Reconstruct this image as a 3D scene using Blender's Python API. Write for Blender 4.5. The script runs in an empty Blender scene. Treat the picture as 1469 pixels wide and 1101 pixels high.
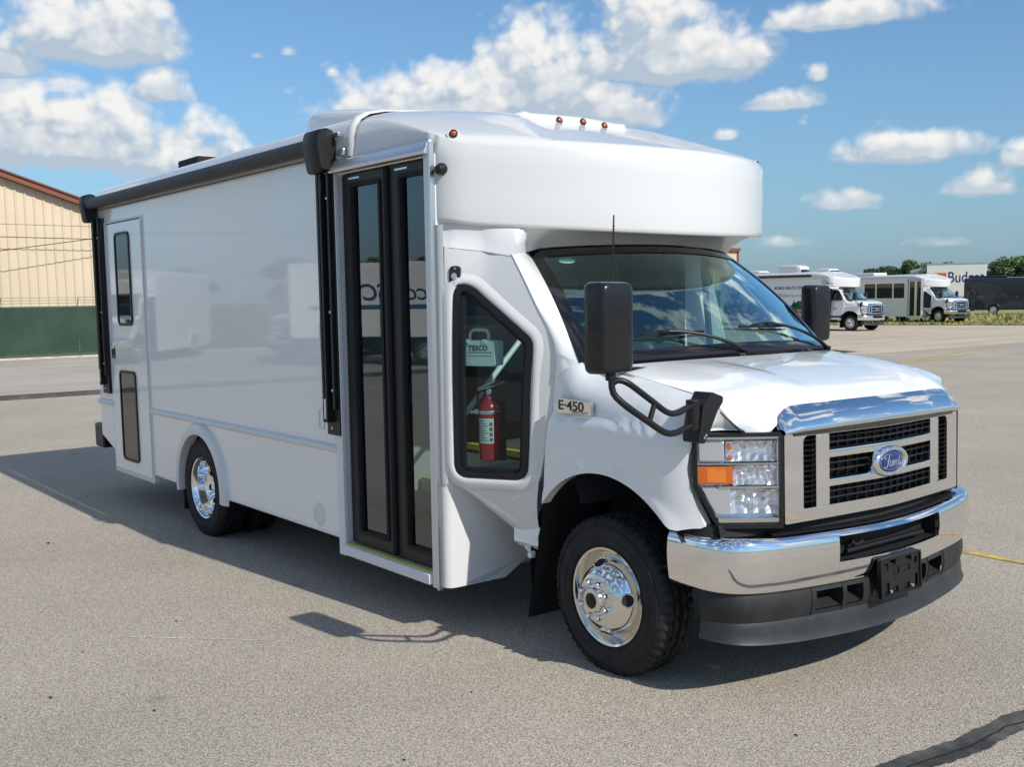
import bpy, bmesh, math, random
from mathutils import Vector, Matrix, noise
from mathutils.geometry import tessellate_polygon
rnd = random.Random(7)
R = math.radians
SC = bpy.context.scene
COL = SC.collection
PI = math.pi

# ------------------------------------------------------------------ camera, light, exposure
cam_d = bpy.data.cameras.new('camera')
cam = bpy.data.objects.new('camera', cam_d)
COL.objects.link(cam)
cam_d.sensor_fit = 'HORIZONTAL'
cam_d.sensor_width = 36.0
cam_d.lens = 36.0 * 1531.6 / 1469.0
cam_d.shift_y = (586.64 - 550.5) / 1469.0
cam_d.clip_start = 0.05
cam_d.clip_end = 6000
_yaw, _pit, _rol = R(141.9165), R(-5.86536), R(-0.89199)
_d = Vector((math.cos(_pit) * math.cos(_yaw), math.cos(_pit) * math.sin(_yaw), math.sin(_pit)))
_r = _d.cross(Vector((0, 0, 1))).normalized()
_u = _r.cross(_d)
_r2 = _r * math.cos(_rol) + _u * math.sin(_rol)
_u2 = -_r * math.sin(_rol) + _u * math.cos(_rol)
_m = Matrix((_r2, _u2, -_d)).transposed().to_4x4()
_m.translation = Vector((3.4927, -4.24, 1.718))
cam.matrix_world = _m
SC.camera = cam

SUN_EL, SUN_AZ = R(38.6), R(5.6)          # azimuth measured from +X (the front of the bus) towards +Y
sun_d = bpy.data.lights.new('sun', 'SUN')
sun_d.energy = 3.65
sun_d.angle = R(0.53)
sun_d.color = (1.0, 0.955, 0.88)
sun = bpy.data.objects.new('sun', sun_d)
COL.objects.link(sun)
sv = Vector((math.cos(SUN_EL) * math.cos(SUN_AZ), math.cos(SUN_EL) * math.sin(SUN_AZ), math.sin(SUN_EL)))
sun.rotation_euler = sv.to_track_quat('Z', 'Y').to_euler()

SKY_STRENGTH = 0.13
world = bpy.data.worlds.new('World')
SC.world = world
world.use_nodes = True


def build_world():
    nt = world.node_tree
    N, L = nt.nodes, nt.links
    N.clear()

    def nd(t, tree=None, **k):
        n = (tree or nt).nodes.new(t)
        for a, b in k.items():
            setattr(n, a, b)
        return n

    def mth(tree, op, a, b=None, c=None, clamp=False):
        n = tree.nodes.new('ShaderNodeMath')
        n.operation = op
        n.use_clamp = clamp
        for i, x in enumerate((a, b, c)):
            if x is None:
                continue
            if isinstance(x, (int, float)):
                n.inputs[i].default_value = x
            else:
                tree.links.new(x, n.inputs[i])
        return n.outputs[0]

    # group: cloud density at (azimuth offset deg, elevation deg)
    g = bpy.data.node_groups.new('cloud_density', 'ShaderNodeTree')
    g.interface.new_socket('A', in_out='INPUT', socket_type='NodeSocketFloat')
    g.interface.new_socket('E', in_out='INPUT', socket_type='NodeSocketFloat')
    g.interface.new_socket('D', in_out='OUTPUT', socket_type='NodeSocketFloat')
    g.interface.new_socket('H', in_out='OUTPUT', socket_type='NodeSocketFloat')
    gi, go = g.nodes.new('NodeGroupInput'), g.nodes.new('NodeGroupOutput')
    A, E = gi.outputs[0], gi.outputs[1]
    # (centre azimuth to the left, base elevation, half width, height above base)
    blobs = [(20.6, 12.2, 3.9, 3.0, 1.0), (18.6, 12.6, 2.0, 2.6, 1.0), (24.6, 11.2, 1.9, 1.9, .9), (21.6, 7.4, 4.6, 3.2, 1.0), (24.0, 7.4, 2.8, 3.0, 1.0),
             (17.6, 10.3, 1.5, 1.6, .85), (16.4, 6.6, 3.4, 3.2, .8), (13.6, 6.4, 2.2, 1.5, .6), (1.6, 9.4, 7.6, 2.5, 1.0), (-1.6, 10.0, 3.4, 3.9, 1.05), (5.4, 9.3, 3.0, 1.9, .9),
             (-5.4, 9.3, 2.9, 2.2, .95), (-8.6, 11.5, 4.8, 2.7, 1.0), (-7.6, 12.0, 2.6, 4.3, 1.05), (-11.2, 11.6, 2.6, 1.6, .95),
             (-17.3, 13.3, 4.0, 1.1, .95), (-20.2, 6.75, 3.2, 1.25, .95), (-17.1, 4.5, 1.8, 1.05, .85), (-23.4, 4.9, 1.7, 1.2, .85),
             (-25.6, 6.2, 1.2, 1.0, .95), (-14.1, 9.5, 2.0, .9, .8), (-15.9, 10.8, .8, 1.0, .40), (-15.2, 8.6, .7, .8, .35),
             (11.3, 12.5, .9, .7, .36), (12.9, 12.3, .9, .5, .28), (-11.3, 8.1, 1.2, .8, .34), (-14.4, 2.6, 2.0, .7, .45), (9.0, 11.5, .8, .6, .26), (-22.0, 2.4, 2.4, .7, .4)]
    acc = None
    hgt = None
    for (a, e, w, h, k) in blobs:
        x = mth(g, 'MULTIPLY', mth(g, 'SUBTRACT', A, a), 1.0 / w)
        y = mth(g, 'SUBTRACT', E, e)
        up = mth(g, 'MULTIPLY', mth(g, 'MAXIMUM', y, 0.0), 1.0 / h)
        dn = mth(g, 'MULTIPLY', mth(g, 'MINIMUM', y, 0.0), 1.0 / (0.22 * h + .12))
        q = mth(g, 'ADD', up, mth(g, 'ABSOLUTE', dn))
        r2 = mth(g, 'ADD', mth(g, 'MULTIPLY', x, x), mth(g, 'MULTIPLY', q, q))
        v = mth(g, 'SUBTRACT', k, mth(g, 'SQRT', r2))
        yh = mth(g, 'MULTIPLY', y, 1.0 / h)
        if acc is None:
            hgt = yh
        else:
            # soft choice of the cloud that dominates here
            wgt = mth(g, 'ADD', mth(g, 'MULTIPLY', mth(g, 'SUBTRACT', v, acc), 3.0), 0.5, clamp=True)
            hgt = mth(g, 'ADD', hgt, mth(g, 'MULTIPLY', wgt, mth(g, 'SUBTRACT', yh, hgt)))
        acc = v if acc is None else mth(g, 'SMOOTH_MAX', acc, v, 0.12)
    acc = mth(g, 'MAXIMUM', acc, -1.5)
    cmb = g.nodes.new('ShaderNodeCombineXYZ')
    g.links.new(A, cmb.inputs[0])
    g.links.new(mth(g, 'MULTIPLY', E, 1.15), cmb.inputs[1])
    nz = g.nodes.new('ShaderNodeTexNoise')
    nz.noise_dimensions = '2D'
    nz.inputs['Scale'].default_value = 0.55
    nz.inputs['Detail'].default_value = 6.5
    nz.inputs['Roughness'].default_value = 0.47
    nz.inputs['Distortion'].default_value = 0.25
    g.links.new(cmb.outputs[0], nz.inputs['Vector'])
    vz = g.nodes.new('ShaderNodeTexVoronoi')
    vz.feature = 'F1'
    vz.voronoi_dimensions = '2D'
    vz.inputs['Scale'].default_value = 0.95
    vz.inputs['Detail'].default_value = 1.0
    vz.inputs['Roughness'].default_value = 0.5
    g.links.new(cmb.outputs[0], vz.inputs['Vector'])
    nn = mth(g, 'SUBTRACT', nz.outputs[0], 0.5)
    vv = mth(g, 'SUBTRACT', 0.42, vz.outputs['Distance'])
    d = mth(g, 'ADD', mth(g, 'ADD', acc, 0.26), mth(g, 'ADD', mth(g, 'MULTIPLY', nn, 1.05), mth(g, 'MULTIPLY', vv, 0.24)))
    # the rest of the sky: scattered cumulus of the same sort where no listed cloud stands
    big = g.nodes.new('ShaderNodeTexNoise')
    big.noise_dimensions = '2D'
    big.inputs['Scale'].default_value = 0.085
    big.inputs['Detail'].default_value = 6.0
    g.links.new(cmb.outputs[0], big.inputs['Vector'])
    out_frame = mth(g, 'MAXIMUM', mth(g, 'MULTIPLY', mth(g, 'SUBTRACT', mth(g, 'ABSOLUTE', A), 27.5), 0.3, clamp=True),
                    mth(g, 'MULTIPLY', mth(g, 'SUBTRACT', E, 15.8), 0.4, clamp=True))
    fr = mth(g, 'SUBTRACT', mth(g, 'MULTIPLY', mth(g, 'SUBTRACT', big.outputs[0], 0.545), 5.0), mth(g, 'MULTIPLY', mth(g, 'SUBTRACT', 1.0, out_frame), 5.0))
    fr = mth(g, 'ADD', fr, mth(g, 'MULTIPLY', nn, 0.8))
    d = mth(g, 'MAXIMUM', d, fr)
    g.links.new(d, go.inputs[0])
    g.links.new(mth(g, 'ADD', hgt, mth(g, 'ADD', mth(g, 'MULTIPLY', nn, 1.0), mth(g, 'MULTIPLY', vv, 0.42))), go.inputs[1])

    tc = nd('ShaderNodeTexCoord')
    sx = nd('ShaderNodeSeparateXYZ')
    L.new(tc.outputs['Generated'], sx.inputs[0])
    az0 = 141.917
    # rotate about Z so that azimuth 0 looks the way the photograph looks
    ca, sa = math.cos(R(az0)), math.sin(R(az0))
    xr = mth(nt, 'ADD', mth(nt, 'MULTIPLY', sx.outputs[0], ca), mth(nt, 'MULTIPLY', sx.outputs[1], sa))
    yr = mth(nt, 'SUBTRACT', mth(nt, 'MULTIPLY', sx.outputs[1], ca), mth(nt, 'MULTIPLY', sx.outputs[0], sa))
    az = mth(nt, 'MULTIPLY', mth(nt, 'ARCTAN2', yr, xr), 180 / PI)
    el = mth(nt, 'MULTIPLY', mth(nt, 'ARCSINE', sx.outputs[2]), 180 / PI)
    g1 = nd('ShaderNodeGroup', node_tree=g)
    g2 = nd('ShaderNodeGroup', node_tree=g)
    L.new(az, g1.inputs[0]); L.new(el, g1.inputs[1])
    L.new(mth(nt, 'SUBTRACT', az, 0.45), g2.inputs[0]); L.new(mth(nt, 'ADD', el, 0.75), g2.inputs[1])
    D1, D2 = g1.outputs[0], g2.outputs[0]
    mr = nd('ShaderNodeMapRange', interpolation_type='SMOOTHSTEP')
    mr.inputs[1].default_value = -0.10
    mr.inputs[2].default_value = 0.52
    L.new(D1, mr.inputs[0])
    alpha = mth(nt, 'MULTIPLY', mr.outputs[0], 0.96)
    hz = nd('ShaderNodeMapRange')
    hz.inputs[1].default_value = 0.5; hz.inputs[2].default_value = 6.0; hz.inputs[3].default_value = 0.35; hz.inputs[4].default_value = 1.0
    L.new(el, hz.inputs[0])
    alpha = mth(nt, 'MULTIPLY', alpha, hz.outputs[0])
    sh = nd('ShaderNodeMapRange', interpolation_type='SMOOTHSTEP')
    sh.inputs[1].default_value = -0.30; sh.inputs[2].default_value = 0.22
    L.new(mth(nt, 'SUBTRACT', D2, D1), sh.inputs[0])
    th = nd('ShaderNodeMapRange')
    th.inputs[1].default_value = 0.2; th.inputs[2].default_value = 1.0
    L.new(D1, th.inputs[0])
    hs = nd('ShaderNodeMapRange', interpolation_type='SMOOTHSTEP')
    hs.inputs[1].default_value = 0.72; hs.inputs[2].default_value = -0.15; hs.inputs[3].default_value = 0.0; hs.inputs[4].default_value = 1.0
    L.new(g1.outputs[1], hs.inputs[0])
    shade = mth(nt, 'ADD', mth(nt, 'MULTIPLY', sh.outputs[0], 0.45), mth(nt, 'MULTIPLY', hs.outputs[0], 0.72), clamp=True)
    cr = nd('ShaderNodeMix', data_type='RGBA')
    cr.inputs[6].default_value = (6.3, 6.2, 6.0, 1)
    cr.inputs[7].default_value = (3.15, 3.75, 4.4, 1)
    L.new(shade, cr.inputs[0])
    sky = nd('ShaderNodeTexSky', sky_type='NISHITA')
    sky.sun_disc = False
    sky.sun_elevation = SUN_EL
    sky.sun_rotation = R(90) - SUN_AZ
    sky.altitude = 150
    sky.air_density = 1.0
    sky.dust_density = 0.25
    sky.ozone_density = 2.2
    # summer haze low in the sky, the same all round
    hzf = mth(nt, 'MULTIPLY', mth(nt, 'POWER', 2.718, mth(nt, 'MULTIPLY', mth(nt, 'MAXIMUM', el, 0.0), -1 / 7.0)), 0.9)
    hm = nd('ShaderNodeMix', data_type='RGBA')
    L.new(hzf, hm.inputs[0])
    gn = nd('ShaderNodeMix', data_type='RGBA', blend_type='MULTIPLY')
    gn.inputs[0].default_value = 1.0
    gn.inputs[7].default_value = (.60, .80, .90, 1)
    L.new(sky.outputs[0], gn.inputs[6])
    L.new(gn.outputs[2], hm.inputs[6])
    hm.inputs[7].default_value = (1.15, 1.75, 2.62, 1)
    mx = nd('ShaderNodeMix', data_type='RGBA')
    L.new(alpha, mx.inputs[0])
    L.new(hm.outputs[2], mx.inputs[6])
    L.new(cr.outputs[2], mx.inputs[7])
    bg = nd('ShaderNodeBackground')
    bg.inputs[1].default_value = SKY_STRENGTH
    L.new(mx.outputs[2], bg.inputs[0])
    wo = nd('ShaderNodeOutputWorld')
    L.new(bg.outputs[0], wo.inputs[0])


build_world()
world.cycles.sampling_method = 'MANUAL'
world.cycles.sample_map_resolution = 1024
SC.view_settings.view_transform = 'Standard'
SC.view_settings.look = 'None'
SC.view_settings.exposure = 0.2
SC.view_settings.gamma = 1.0
SC.view_settings.use_curve_mapping = False
SC.render.engine = 'CYCLES'
SC.cycles.use_denoising = True
SC.cycles.max_bounces = 10
SC.cycles.transparent_max_bounces = 16
SC.cycles.sample_clamp_indirect = 6.0
SC.cycles.caustics_reflective = False
SC.cycles.caustics_refractive = False

# ------------------------------------------------------------------ materials
MATS = {}


def mat(name, base=(.8, .8, .8), rough=.5, metal=0., coat=0., spec=.4, bump=None, var=None, rvar=None, emit=None):
    if name in MATS:
        return MATS[name]
    m = bpy.data.materials.new(name)
    m.use_nodes = True
    nt = m.node_tree
    b = nt.nodes['Principled BSDF']
    b.inputs['Base Color'].default_value = (*base, 1)
    b.inputs['Roughness'].default_value = rough
    b.inputs['Metallic'].default_value = metal
    b.inputs['Coat Weight'].default_value = coat
    b.inputs['Coat Roughness'].default_value = 0.03
    b.inputs['Specular IOR Level'].default_value = spec
    if bump or var or rvar:
        tc = nt.nodes.new('ShaderNodeTexCoord')
    if var:                      # (scale, dark colour, light colour)
        n = nt.nodes.new('ShaderNodeTexNoise')
        n.inputs['Scale'].default_value = var[0]
        n.inputs['Detail'].default_value = 6
        nt.links.new(tc.outputs['Object'], n.inputs['Vector'])
        r = nt.nodes.new('ShaderNodeValToRGB')
        r.color_ramp.elements[0].position = .35
        r.color_ramp.elements[1].position = .65
        r.color_ramp.elements[0].color = (*var[1], 1)
        r.color_ramp.elements[1].color = (*var[2], 1)
        nt.links.new(n.outputs[0], r.inputs[0])
        nt.links.new(r.outputs[0], b.inputs['Base Color'])
    if rvar:
        n = nt.nodes.new('ShaderNodeTexNoise')
        n.inputs['Scale'].default_value = rvar[0]
        n.inputs['Detail'].default_value = 5
        nt.links.new(tc.outputs['Object'], n.inputs['Vector'])
        q = nt.nodes.new('ShaderNodeMapRange')
        q.inputs[1].default_value = .3; q.inputs[2].default_value = .7
        q.inputs[3].default_value = rvar[1]; q.inputs[4].default_value = rvar[2]
        nt.links.new(n.outputs[0], q.inputs[0])
        nt.links.new(q.outputs[0], b.inputs['Roughness'])
    if bump:                     # (scale, strength, distance)
        n = nt.nodes.new('ShaderNodeTexNoise')
        n.inputs['Scale'].default_value = bump[0]
        n.inputs['Detail'].default_value = 3
        nt.links.new(tc.outputs['Object'], n.inputs['Vector'])
        p = nt.nodes.new('ShaderNodeBump')
        p.inputs['Strength'].default_value = bump[1]
        p.inputs['Distance'].default_value = bump[2]
        nt.links.new(n.outputs[0], p.inputs['Height'])
        nt.links.new(p.outputs[0], b.inputs['Normal'])
    MATS[name] = m
    return m


def glass(name, tint, ior=1.5, gain=1.0, gcol=(1, 1, 1), rough=0.0):
    if name in MATS:
        return MATS[name]
    m = bpy.data.materials.new(name)
    m.use_nodes = True
    nt = m.node_tree
    nt.nodes.clear()
    o = nt.nodes.new('ShaderNodeOutputMaterial')
    t = nt.nodes.new('ShaderNodeBsdfTransparent')
    t.inputs[0].default_value = (*tint, 1)
    gl = nt.nodes.new('ShaderNodeBsdfGlossy')
    gl.inputs['Color'].default_value = (*gcol, 1)
    gl.inputs['Roughness'].default_value = rough
    f = nt.nodes.new('ShaderNodeFresnel')
    f.inputs[0].default_value = ior
    k = nt.nodes.new('ShaderNodeMath')
    k.operation = 'MULTIPLY'
    k.use_clamp = True
    k.inputs[1].default_value = gain
    nt.links.new(f.outputs[0], k.inputs[0])
    mx = nt.nodes.new('ShaderNodeMixShader')
    ge = nt.nodes.new('ShaderNodeNewGeometry')       # a pane mirrors at its outer face only
    sb = nt.nodes.new('ShaderNodeMath')
    sb.operation = 'SUBTRACT'
    sb.inputs[0].default_value = 1.0
    nt.links.new(ge.outputs['Backfacing'], sb.inputs[1])
    ml = nt.nodes.new('ShaderNodeMath')
    ml.operation = 'MULTIPLY'
    nt.links.new(k.outputs[0], ml.inputs[0])
    nt.links.new(sb.outputs[0], ml.inputs[1])
    nt.links.new(ml.outputs[0], mx.inputs[0])
    nt.links.new(t.outputs[0], mx.inputs[1])
    nt.links.new(gl.outputs[0], mx.inputs[2])
    nt.links.new(mx.outputs[0], o.inputs[0])
    MATS[name] = m
    return m


PAINT = mat('white_paint', (.82, .835, .83), .22, coat=1.0, bump=(.9, .025, .02))
FIBRE = mat('white_gelcoat', (.68, .68, .675), .3, coat=.6, bump=(2.2, .04, .02))
WTRIM = mat('white_trim', (.71, .72, .73), .4)
CHROME = mat('chrome', (.86, .86, .87), .045, metal=1., rvar=(9, .03, .08))
STEEL = mat('stainless', (.78, .76, .73), .12, metal=1., rvar=(20, .06, .18))
ALU = mat('brushed_aluminium', (.72, .73, .74), .32, metal=1.)
BLK = mat('black_plastic', (.0085, .0085, .0095), .42, bump=(160, .12, .002))
BLKM = mat('black_matt', (.009, .009, .010), .75)
BLKG = mat('black_gloss', (.008, .008, .009), .12, coat=.5)
GREYP = mat('grey_black_plastic', (.018, .019, .020), .55, bump=(220, .2, .002), var=(14, (.014, .015, .016), (.023, .024, .025)))
SPOIL = mat('grey_valance_plastic', (.026, .029, .033), .5, bump=(220, .2, .002), var=(9, (.022, .025, .028), (.034, .037, .041)))
RUB = mat('tyre_rubber', (.011, .011, .012), .72, var=(12, (.008, .008, .009), (.018, .018, .018)), bump=(60, .15, .003))
AWNV = mat('awning_vinyl', (.022, .024, .028), .5, var=(3, (.016, .017, .02), (.032, .034, .038)))
AMBER = mat('amber_lens', (.78, .15, .004), .3, coat=.4)
AMBDK = mat('amber_dark_lens', (.35, .07, .008), .15, coat=1.)
SEATM = mat('seat_fabric', (.035, .037, .042), .85)
INTW = mat('interior_panel', (.52, .54, .53), .55)
INTD = mat('dark_interior', (.04, .042, .046), .7)
FLOORV = mat('vinyl_flooring', (.10, .095, .085), .6, var=(40, (.07, .065, .06), (.14, .135, .125)))
YEL = mat('yellow_nosing', (.75, .58, .04), .5)
G_DOOR = glass('door_glass', (.60, .64, .63), gain=1.9, gcol=(.9, .95, 1))
G_WIND = glass('windshield_glass', (.62, .80, .76), gain=3.3, gcol=(.72, .97, 1))
G_POD = glass('tinted_side_glass', (.78, .86, .85), gain=.7)
G_CLEAR = glass('clear_lens', (.93, .94, .95), gain=1.3)
G_SIDE = glass('cab_side_glass', (.72, .80, .76), gain=1.0)
G_DARK = mat('privacy_glass', (.012, .012, .013), .03, spec=.8)


# ------------------------------------------------------------------ mesh builder
class MB:
    def __init__(self):
        self.v, self.f, self.mi = [], [], []

    def add(self, vs, fs, mi=0):
        o = len(self.v)
        self.v += [tuple(p) for p in vs]
        self.f += [tuple(i + o for i in f) for f in fs]
        self.mi += [mi] * len(fs)
        return self

    def grid(self, rows, cu=False, cv=False, mi=0, skip=None, flip=False):
        nr, nc = len(rows), len(rows[0])
        vs = [p for r in rows for p in r]
        fs = []
        for i in range(nr if cv else nr - 1):
            for j in range(nc if cu else nc - 1):
                if skip and skip(i, j):
                    continue
                a, b = i * nc + j, i * nc + (j + 1) % nc
                c, d = ((i + 1) % nr) * nc + (j + 1) % nc, ((i + 1) % nr) * nc + j
                fs.append((d, c, b, a) if flip else (a, b, c, d))
        return self.add(vs, fs, mi)

    def box(self, x0, x1, y0, y1, z0, z1, mi=0):
        vs = [(x, y, z) for z in (z0, z1) for y in (y0, y1) for x in (x0, x1)]
        return self.add(vs, [(0, 2, 3, 1), (4, 5, 7, 6), (0, 1, 5, 4), (2, 6, 7, 3), (0, 4, 6, 2), (1, 3, 7, 5)], mi)

    def obox(self, c, ax, ay, az, mi=0):        # oriented box: centre and three half axes
        c, ax, ay, az = map(Vector, (c, ax, ay, az))
        vs = [c + ax * i + ay * j + az * k for k in (-1, 1) for j in (-1, 1) for i in (-1, 1)]
        return self.add(vs, [(0, 2, 3, 1), (4, 5, 7, 6), (0, 1, 5, 4), (2, 6, 7, 3), (0, 4, 6, 2), (1, 3, 7, 5)], mi)

    def tube(self, path, r, n=10, closed=False, mi=0):
        P = [Vector(p) for p in path]
        k = len(P)
        rr = r if isinstance(r, (list, tuple)) else [r] * k
        T = []
        for i in range(k):
            a = P[(i - 1) % k] if (closed or i) else P[0]
            b = P[(i + 1) % k] if (closed or i < k - 1) else P[-1]
            T.append((b - a).normalized())
        up = Vector((0, 0, 1)) if abs(T[0].z) < .9 else Vector((1, 0, 0))
        nrm = (up - T[0] * up.dot(T[0])).normalized()
        rows = []
        for i in range(k):
            nrm = (nrm - T[i] * nrm.dot(T[i])).normalized()
            bn = T[i].cross(nrm)
            rows.append([P[i] + (nrm * math.cos(2 * PI * j / n) + bn * math.sin(2 * PI * j / n)) * rr[i] for j in range(n)])
        o = len(self.v)
        self.grid(rows, cu=True, cv=closed, mi=mi)
        if not closed:
            self.f.append(tuple(range(o + n - 1, o - 1, -1))); self.mi.append(mi)
            self.f.append(tuple(range(o + (k - 1) * n, o + k * n))); self.mi.append(mi)
        return self

    def lathe(self, prof, n=32, c=(0, 0, 0), ax=(0, -1, 0), mi=0, cap=False):   # prof: (radius, height along ax)
        c, ax = Vector(c), Vector(ax).normalized()
        u = ax.orthogonal().normalized()
        w = ax.cross(u)
        rows = [[c + ax * h + (u * math.cos(2 * PI * j / n) + w * math.sin(2 * PI * j / n)) * r for j in range(n)] for r, h in prof]
        o = len(self.v)
        self.grid(rows, cu=True, mi=mi)
        if cap:
            k = len(prof)
            self.f.append(tuple(range(o + (k - 1) * n, o + k * n))); self.mi.append(mi)
            self.f.append(tuple(range(o + n - 1, o - 1, -1))); self.mi.append(mi)
        return self

    def prism(self, poly, fn, d0, d1, mi=0, holes=(), caps=(True, True)):      # poly of (a, b); fn(a, b, depth) -> point
        loops = [poly] + list(holes)
        flat = [p for l in loops for p in l]
        tri = tessellate_polygon([[Vector((p[0], p[1], 0)) for p in l] for l in loops])
        n = len(flat)
        vs = [fn(a, b, d0) for a, b in flat] + [fn(a, b, d1) for a, b in flat]
        fs = []
        # consistent orientation of the cap triangles
        ar = sum(loops[0][i][0] * loops[0][(i + 1) % len(poly)][1] - loops[0][(i + 1) % len(poly)][0] * loops[0][i][1] for i in range(len(poly)))
        for t in tri:
            p = [flat[i] for i in t]
            s = (p[1][0] - p[0][0]) * (p[2][1] - p[0][1]) - (p[2][0] - p[0][0]) * (p[1][1] - p[0][1])
            t = tuple(t) if s > 0 else (t[0], t[2], t[1])
            if caps[0]:
                fs.append(t)
            if caps[1]:
                fs.append((t[0] + n, t[2] + n, t[1] + n))
        o = 0
        for l in loops:
            m = len(l)
            for i in range(m):
                a, b = o + i, o + (i + 1) % m
                fs.append((a, a + n, b + n, b))
            o += m
        return self.add(vs, fs, mi)

    def mirror_y(self):
        n = MB()
        n.v = [(x, -y, z) for x, y, z in self.v]
        n.f = [tuple(reversed(f)) for f in self.f]
        n.mi = list(self.mi)
        return n

    def merge(self, o):
        k = len(self.v)
        self.v += o.v
        self.f += [tuple(i + k for i in f) for f in o.f]
        self.mi += o.mi
        return self

    def mesh(self, name, mats, ang=35, flat=False):
        me = bpy.data.meshes.new(name)
        me.from_pydata(self.v, [], self.f)
        for m in (mats if isinstance(mats, (list, tuple)) else [mats]):
            me.materials.append(m)
        bm = bmesh.new()
        bm.from_mesh(me)
        for f, i in zip(bm.faces, self.mi):
            f.material_index = i
        bmesh.ops.remove_doubles(bm, verts=bm.verts, dist=1e-5)
        bmesh.ops.recalc_face_normals(bm, faces=bm.faces)
        bm.to_mesh(me)
        bm.free()
        if not flat:
            me.polygons.foreach_set('use_smooth', [True] * len(me.polygons))
            me.set_sharp_from_angle(angle=R(ang))
        me.update()
        return me

    def build(self, name, mats, parent=None, bevel=0, seg=2, ang=35, flat=False, solid=0, **props):
        o = bpy.data.objects.new(name, self.mesh(name, mats, ang, flat))
        COL.objects.link(o)
        if parent:
            o.parent = parent
        if solid:
            m = o.modifiers.new('solid', 'SOLIDIFY')
            m.thickness = solid
            m.offset = -1
        if bevel:
            m = o.modifiers.new('bevel', 'BEVEL')
            m.width = bevel
            m.segments = seg
            m.limit_method = 'ANGLE'
            m.angle_limit = R(40)
            if not flat:
                wn = o.modifiers.new('weighted', 'WEIGHTED_NORMAL')
                wn.keep_sharp = True
        for k, v in props.items():
            o[k] = v
        return o


def thing(name, label, cat, loc=(0, 0, 0), rz=0, group=None):
    o = bpy.data.objects.new(name, None)
    o.empty_display_size = .2
    COL.objects.link(o)
    o.location = loc
    o.rotation_euler = (0, 0, rz)
    o['label'] = label
    o['category'] = cat
    if group:
        o['group'] = group
    return o


def tag(o, label, cat, group=None):
    o['label'] = label
    o['category'] = cat
    if group:
        o['group'] = group
    return o


def structure(o):
    o['kind'] = 'structure'
    return o


CH = {}


def copy_tree(o, parent, swap=None, skip=()):
    if o.name.split('.')[0] in skip:
        return None
    c = o.copy()
    COL.objects.link(c)
    c.parent = parent
    if swap and c.type == 'MESH' and any(s.material and s.material.name in swap for s in c.material_slots):
        key = (o.data.name, id(swap))
        if key not in CH:
            me = o.data.copy()
            for i, m in enumerate(me.materials):
                if m and m.name in swap:
                    me.materials[i] = swap[m.name]
            CH[key] = me
        c.data = CH[key]
    for ch in list(o.children):
        copy_tree(ch, c, swap, skip)
    return c


def roundpoly(pts, rad, n=6):
    out = []
    k = len(pts)
    for i in range(k):
        p, a, b = Vector(pts[i]), Vector(pts[i - 1]), Vector(pts[(i + 1) % k])
        r = rad[i] if isinstance(rad, (list, tuple)) else rad
        u, v = (a - p).normalized(), (b - p).normalized()
        ang = u.angle(v)
        t = min(r / math.tan(ang / 2), (a - p).length * .48, (b - p).length * .48)
        s, e = p + u * t, p + v * t
        for j in range(n + 1):
            w = j / n
            q = s * (1 - w) ** 2 + p * 2 * w * (1 - w) + e * w * w
            out.append((q.x, q.y))
    return out


def inset(poly, d):
    k = len(poly)
    ar = sum(poly[i][0] * poly[(i + 1) % k][1] - poly[(i + 1) % k][0] * poly[i][1] for i in range(k))
    s = 1 if ar > 0 else -1
    out = []
    for i in range(k):
        a, p, b = Vector(poly[i - 1]), Vector(poly[i]), Vector(poly[(i + 1) % k])
        e1, e2 = (p - a), (b - p)
        if e1.length < 1e-9 or e2.length < 1e-9:
            out.append(tuple(p)); continue
        e1.normalize(); e2.normalize()
        n = (Vector((-e1.y, e1.x)) + Vector((-e2.y, e2.x)))
        n.normalize()
        c = max(.4, n.dot(Vector((-e1.y, e1.x))))
        q = p + n * (s * d / c)
        out.append((q.x, q.y))
    return out


def ring(mb, outer, w, fn, d0, d1, mi=0):
    return mb.prism(outer, fn, d0, d1, mi=mi, holes=[inset(outer, w)])


def lerp(a, b, t):
    return a + (b - a) * t


def vl(a, b, t):
    return tuple(lerp(x, y, t) for x, y in zip(a, b))


def interp(pts, t):
    """piecewise-linear by first coordinate"""
    if t <= pts[0][0]:
        return pts[0][1:]
    for p, q in zip(pts, pts[1:]):
        if t <= q[0]:
            w = (t - p[0]) / (q[0] - p[0])
            return tuple(lerp(a, b, w) for a, b in zip(p[1:], q[1:]))
    return pts[-1][1:]


def resample(pts, n, smooth=True):
    P = [Vector(p) for p in pts]
    if smooth and len(P) > 2:
        Q = []
        for i in range(len(P) - 1):
            p0, p1, p2, p3 = P[max(i - 1, 0)], P[i], P[i + 1], P[min(i + 2, len(P) - 1)]
            for j in range(12):
                t = j / 12
                Q.append(.5 * ((2 * p1) + (p2 - p0) * t + (2 * p0 - 5 * p1 + 4 * p2 - p3) * t * t + (3 * p1 - p0 - 3 * p2 + p3) * t ** 3))
        Q.append(P[-1])
        P = Q
    L = [0]
    for a, b in zip(P, P[1:]):
        L.append(L[-1] + (b - a).length)
    out = []
    j = 0
    for i in range(n):
        s = L[-1] * i / (n - 1)
        while j < len(P) - 2 and L[j + 1] < s:
            j += 1
        w = 0 if L[j + 1] == L[j] else (s - L[j]) / (L[j + 1] - L[j])
        out.append(P[j].lerp(P[j + 1], min(1, w)))
    return out


def smooth01(t):
    t = max(0, min(1, t))
    return t * t * (3 - 2 * t)


XZ = lambda y0, s=-1: (lambda a, b, d: (a, y0 + s * d, b))       # plane facing -Y, depth outwards


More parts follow.
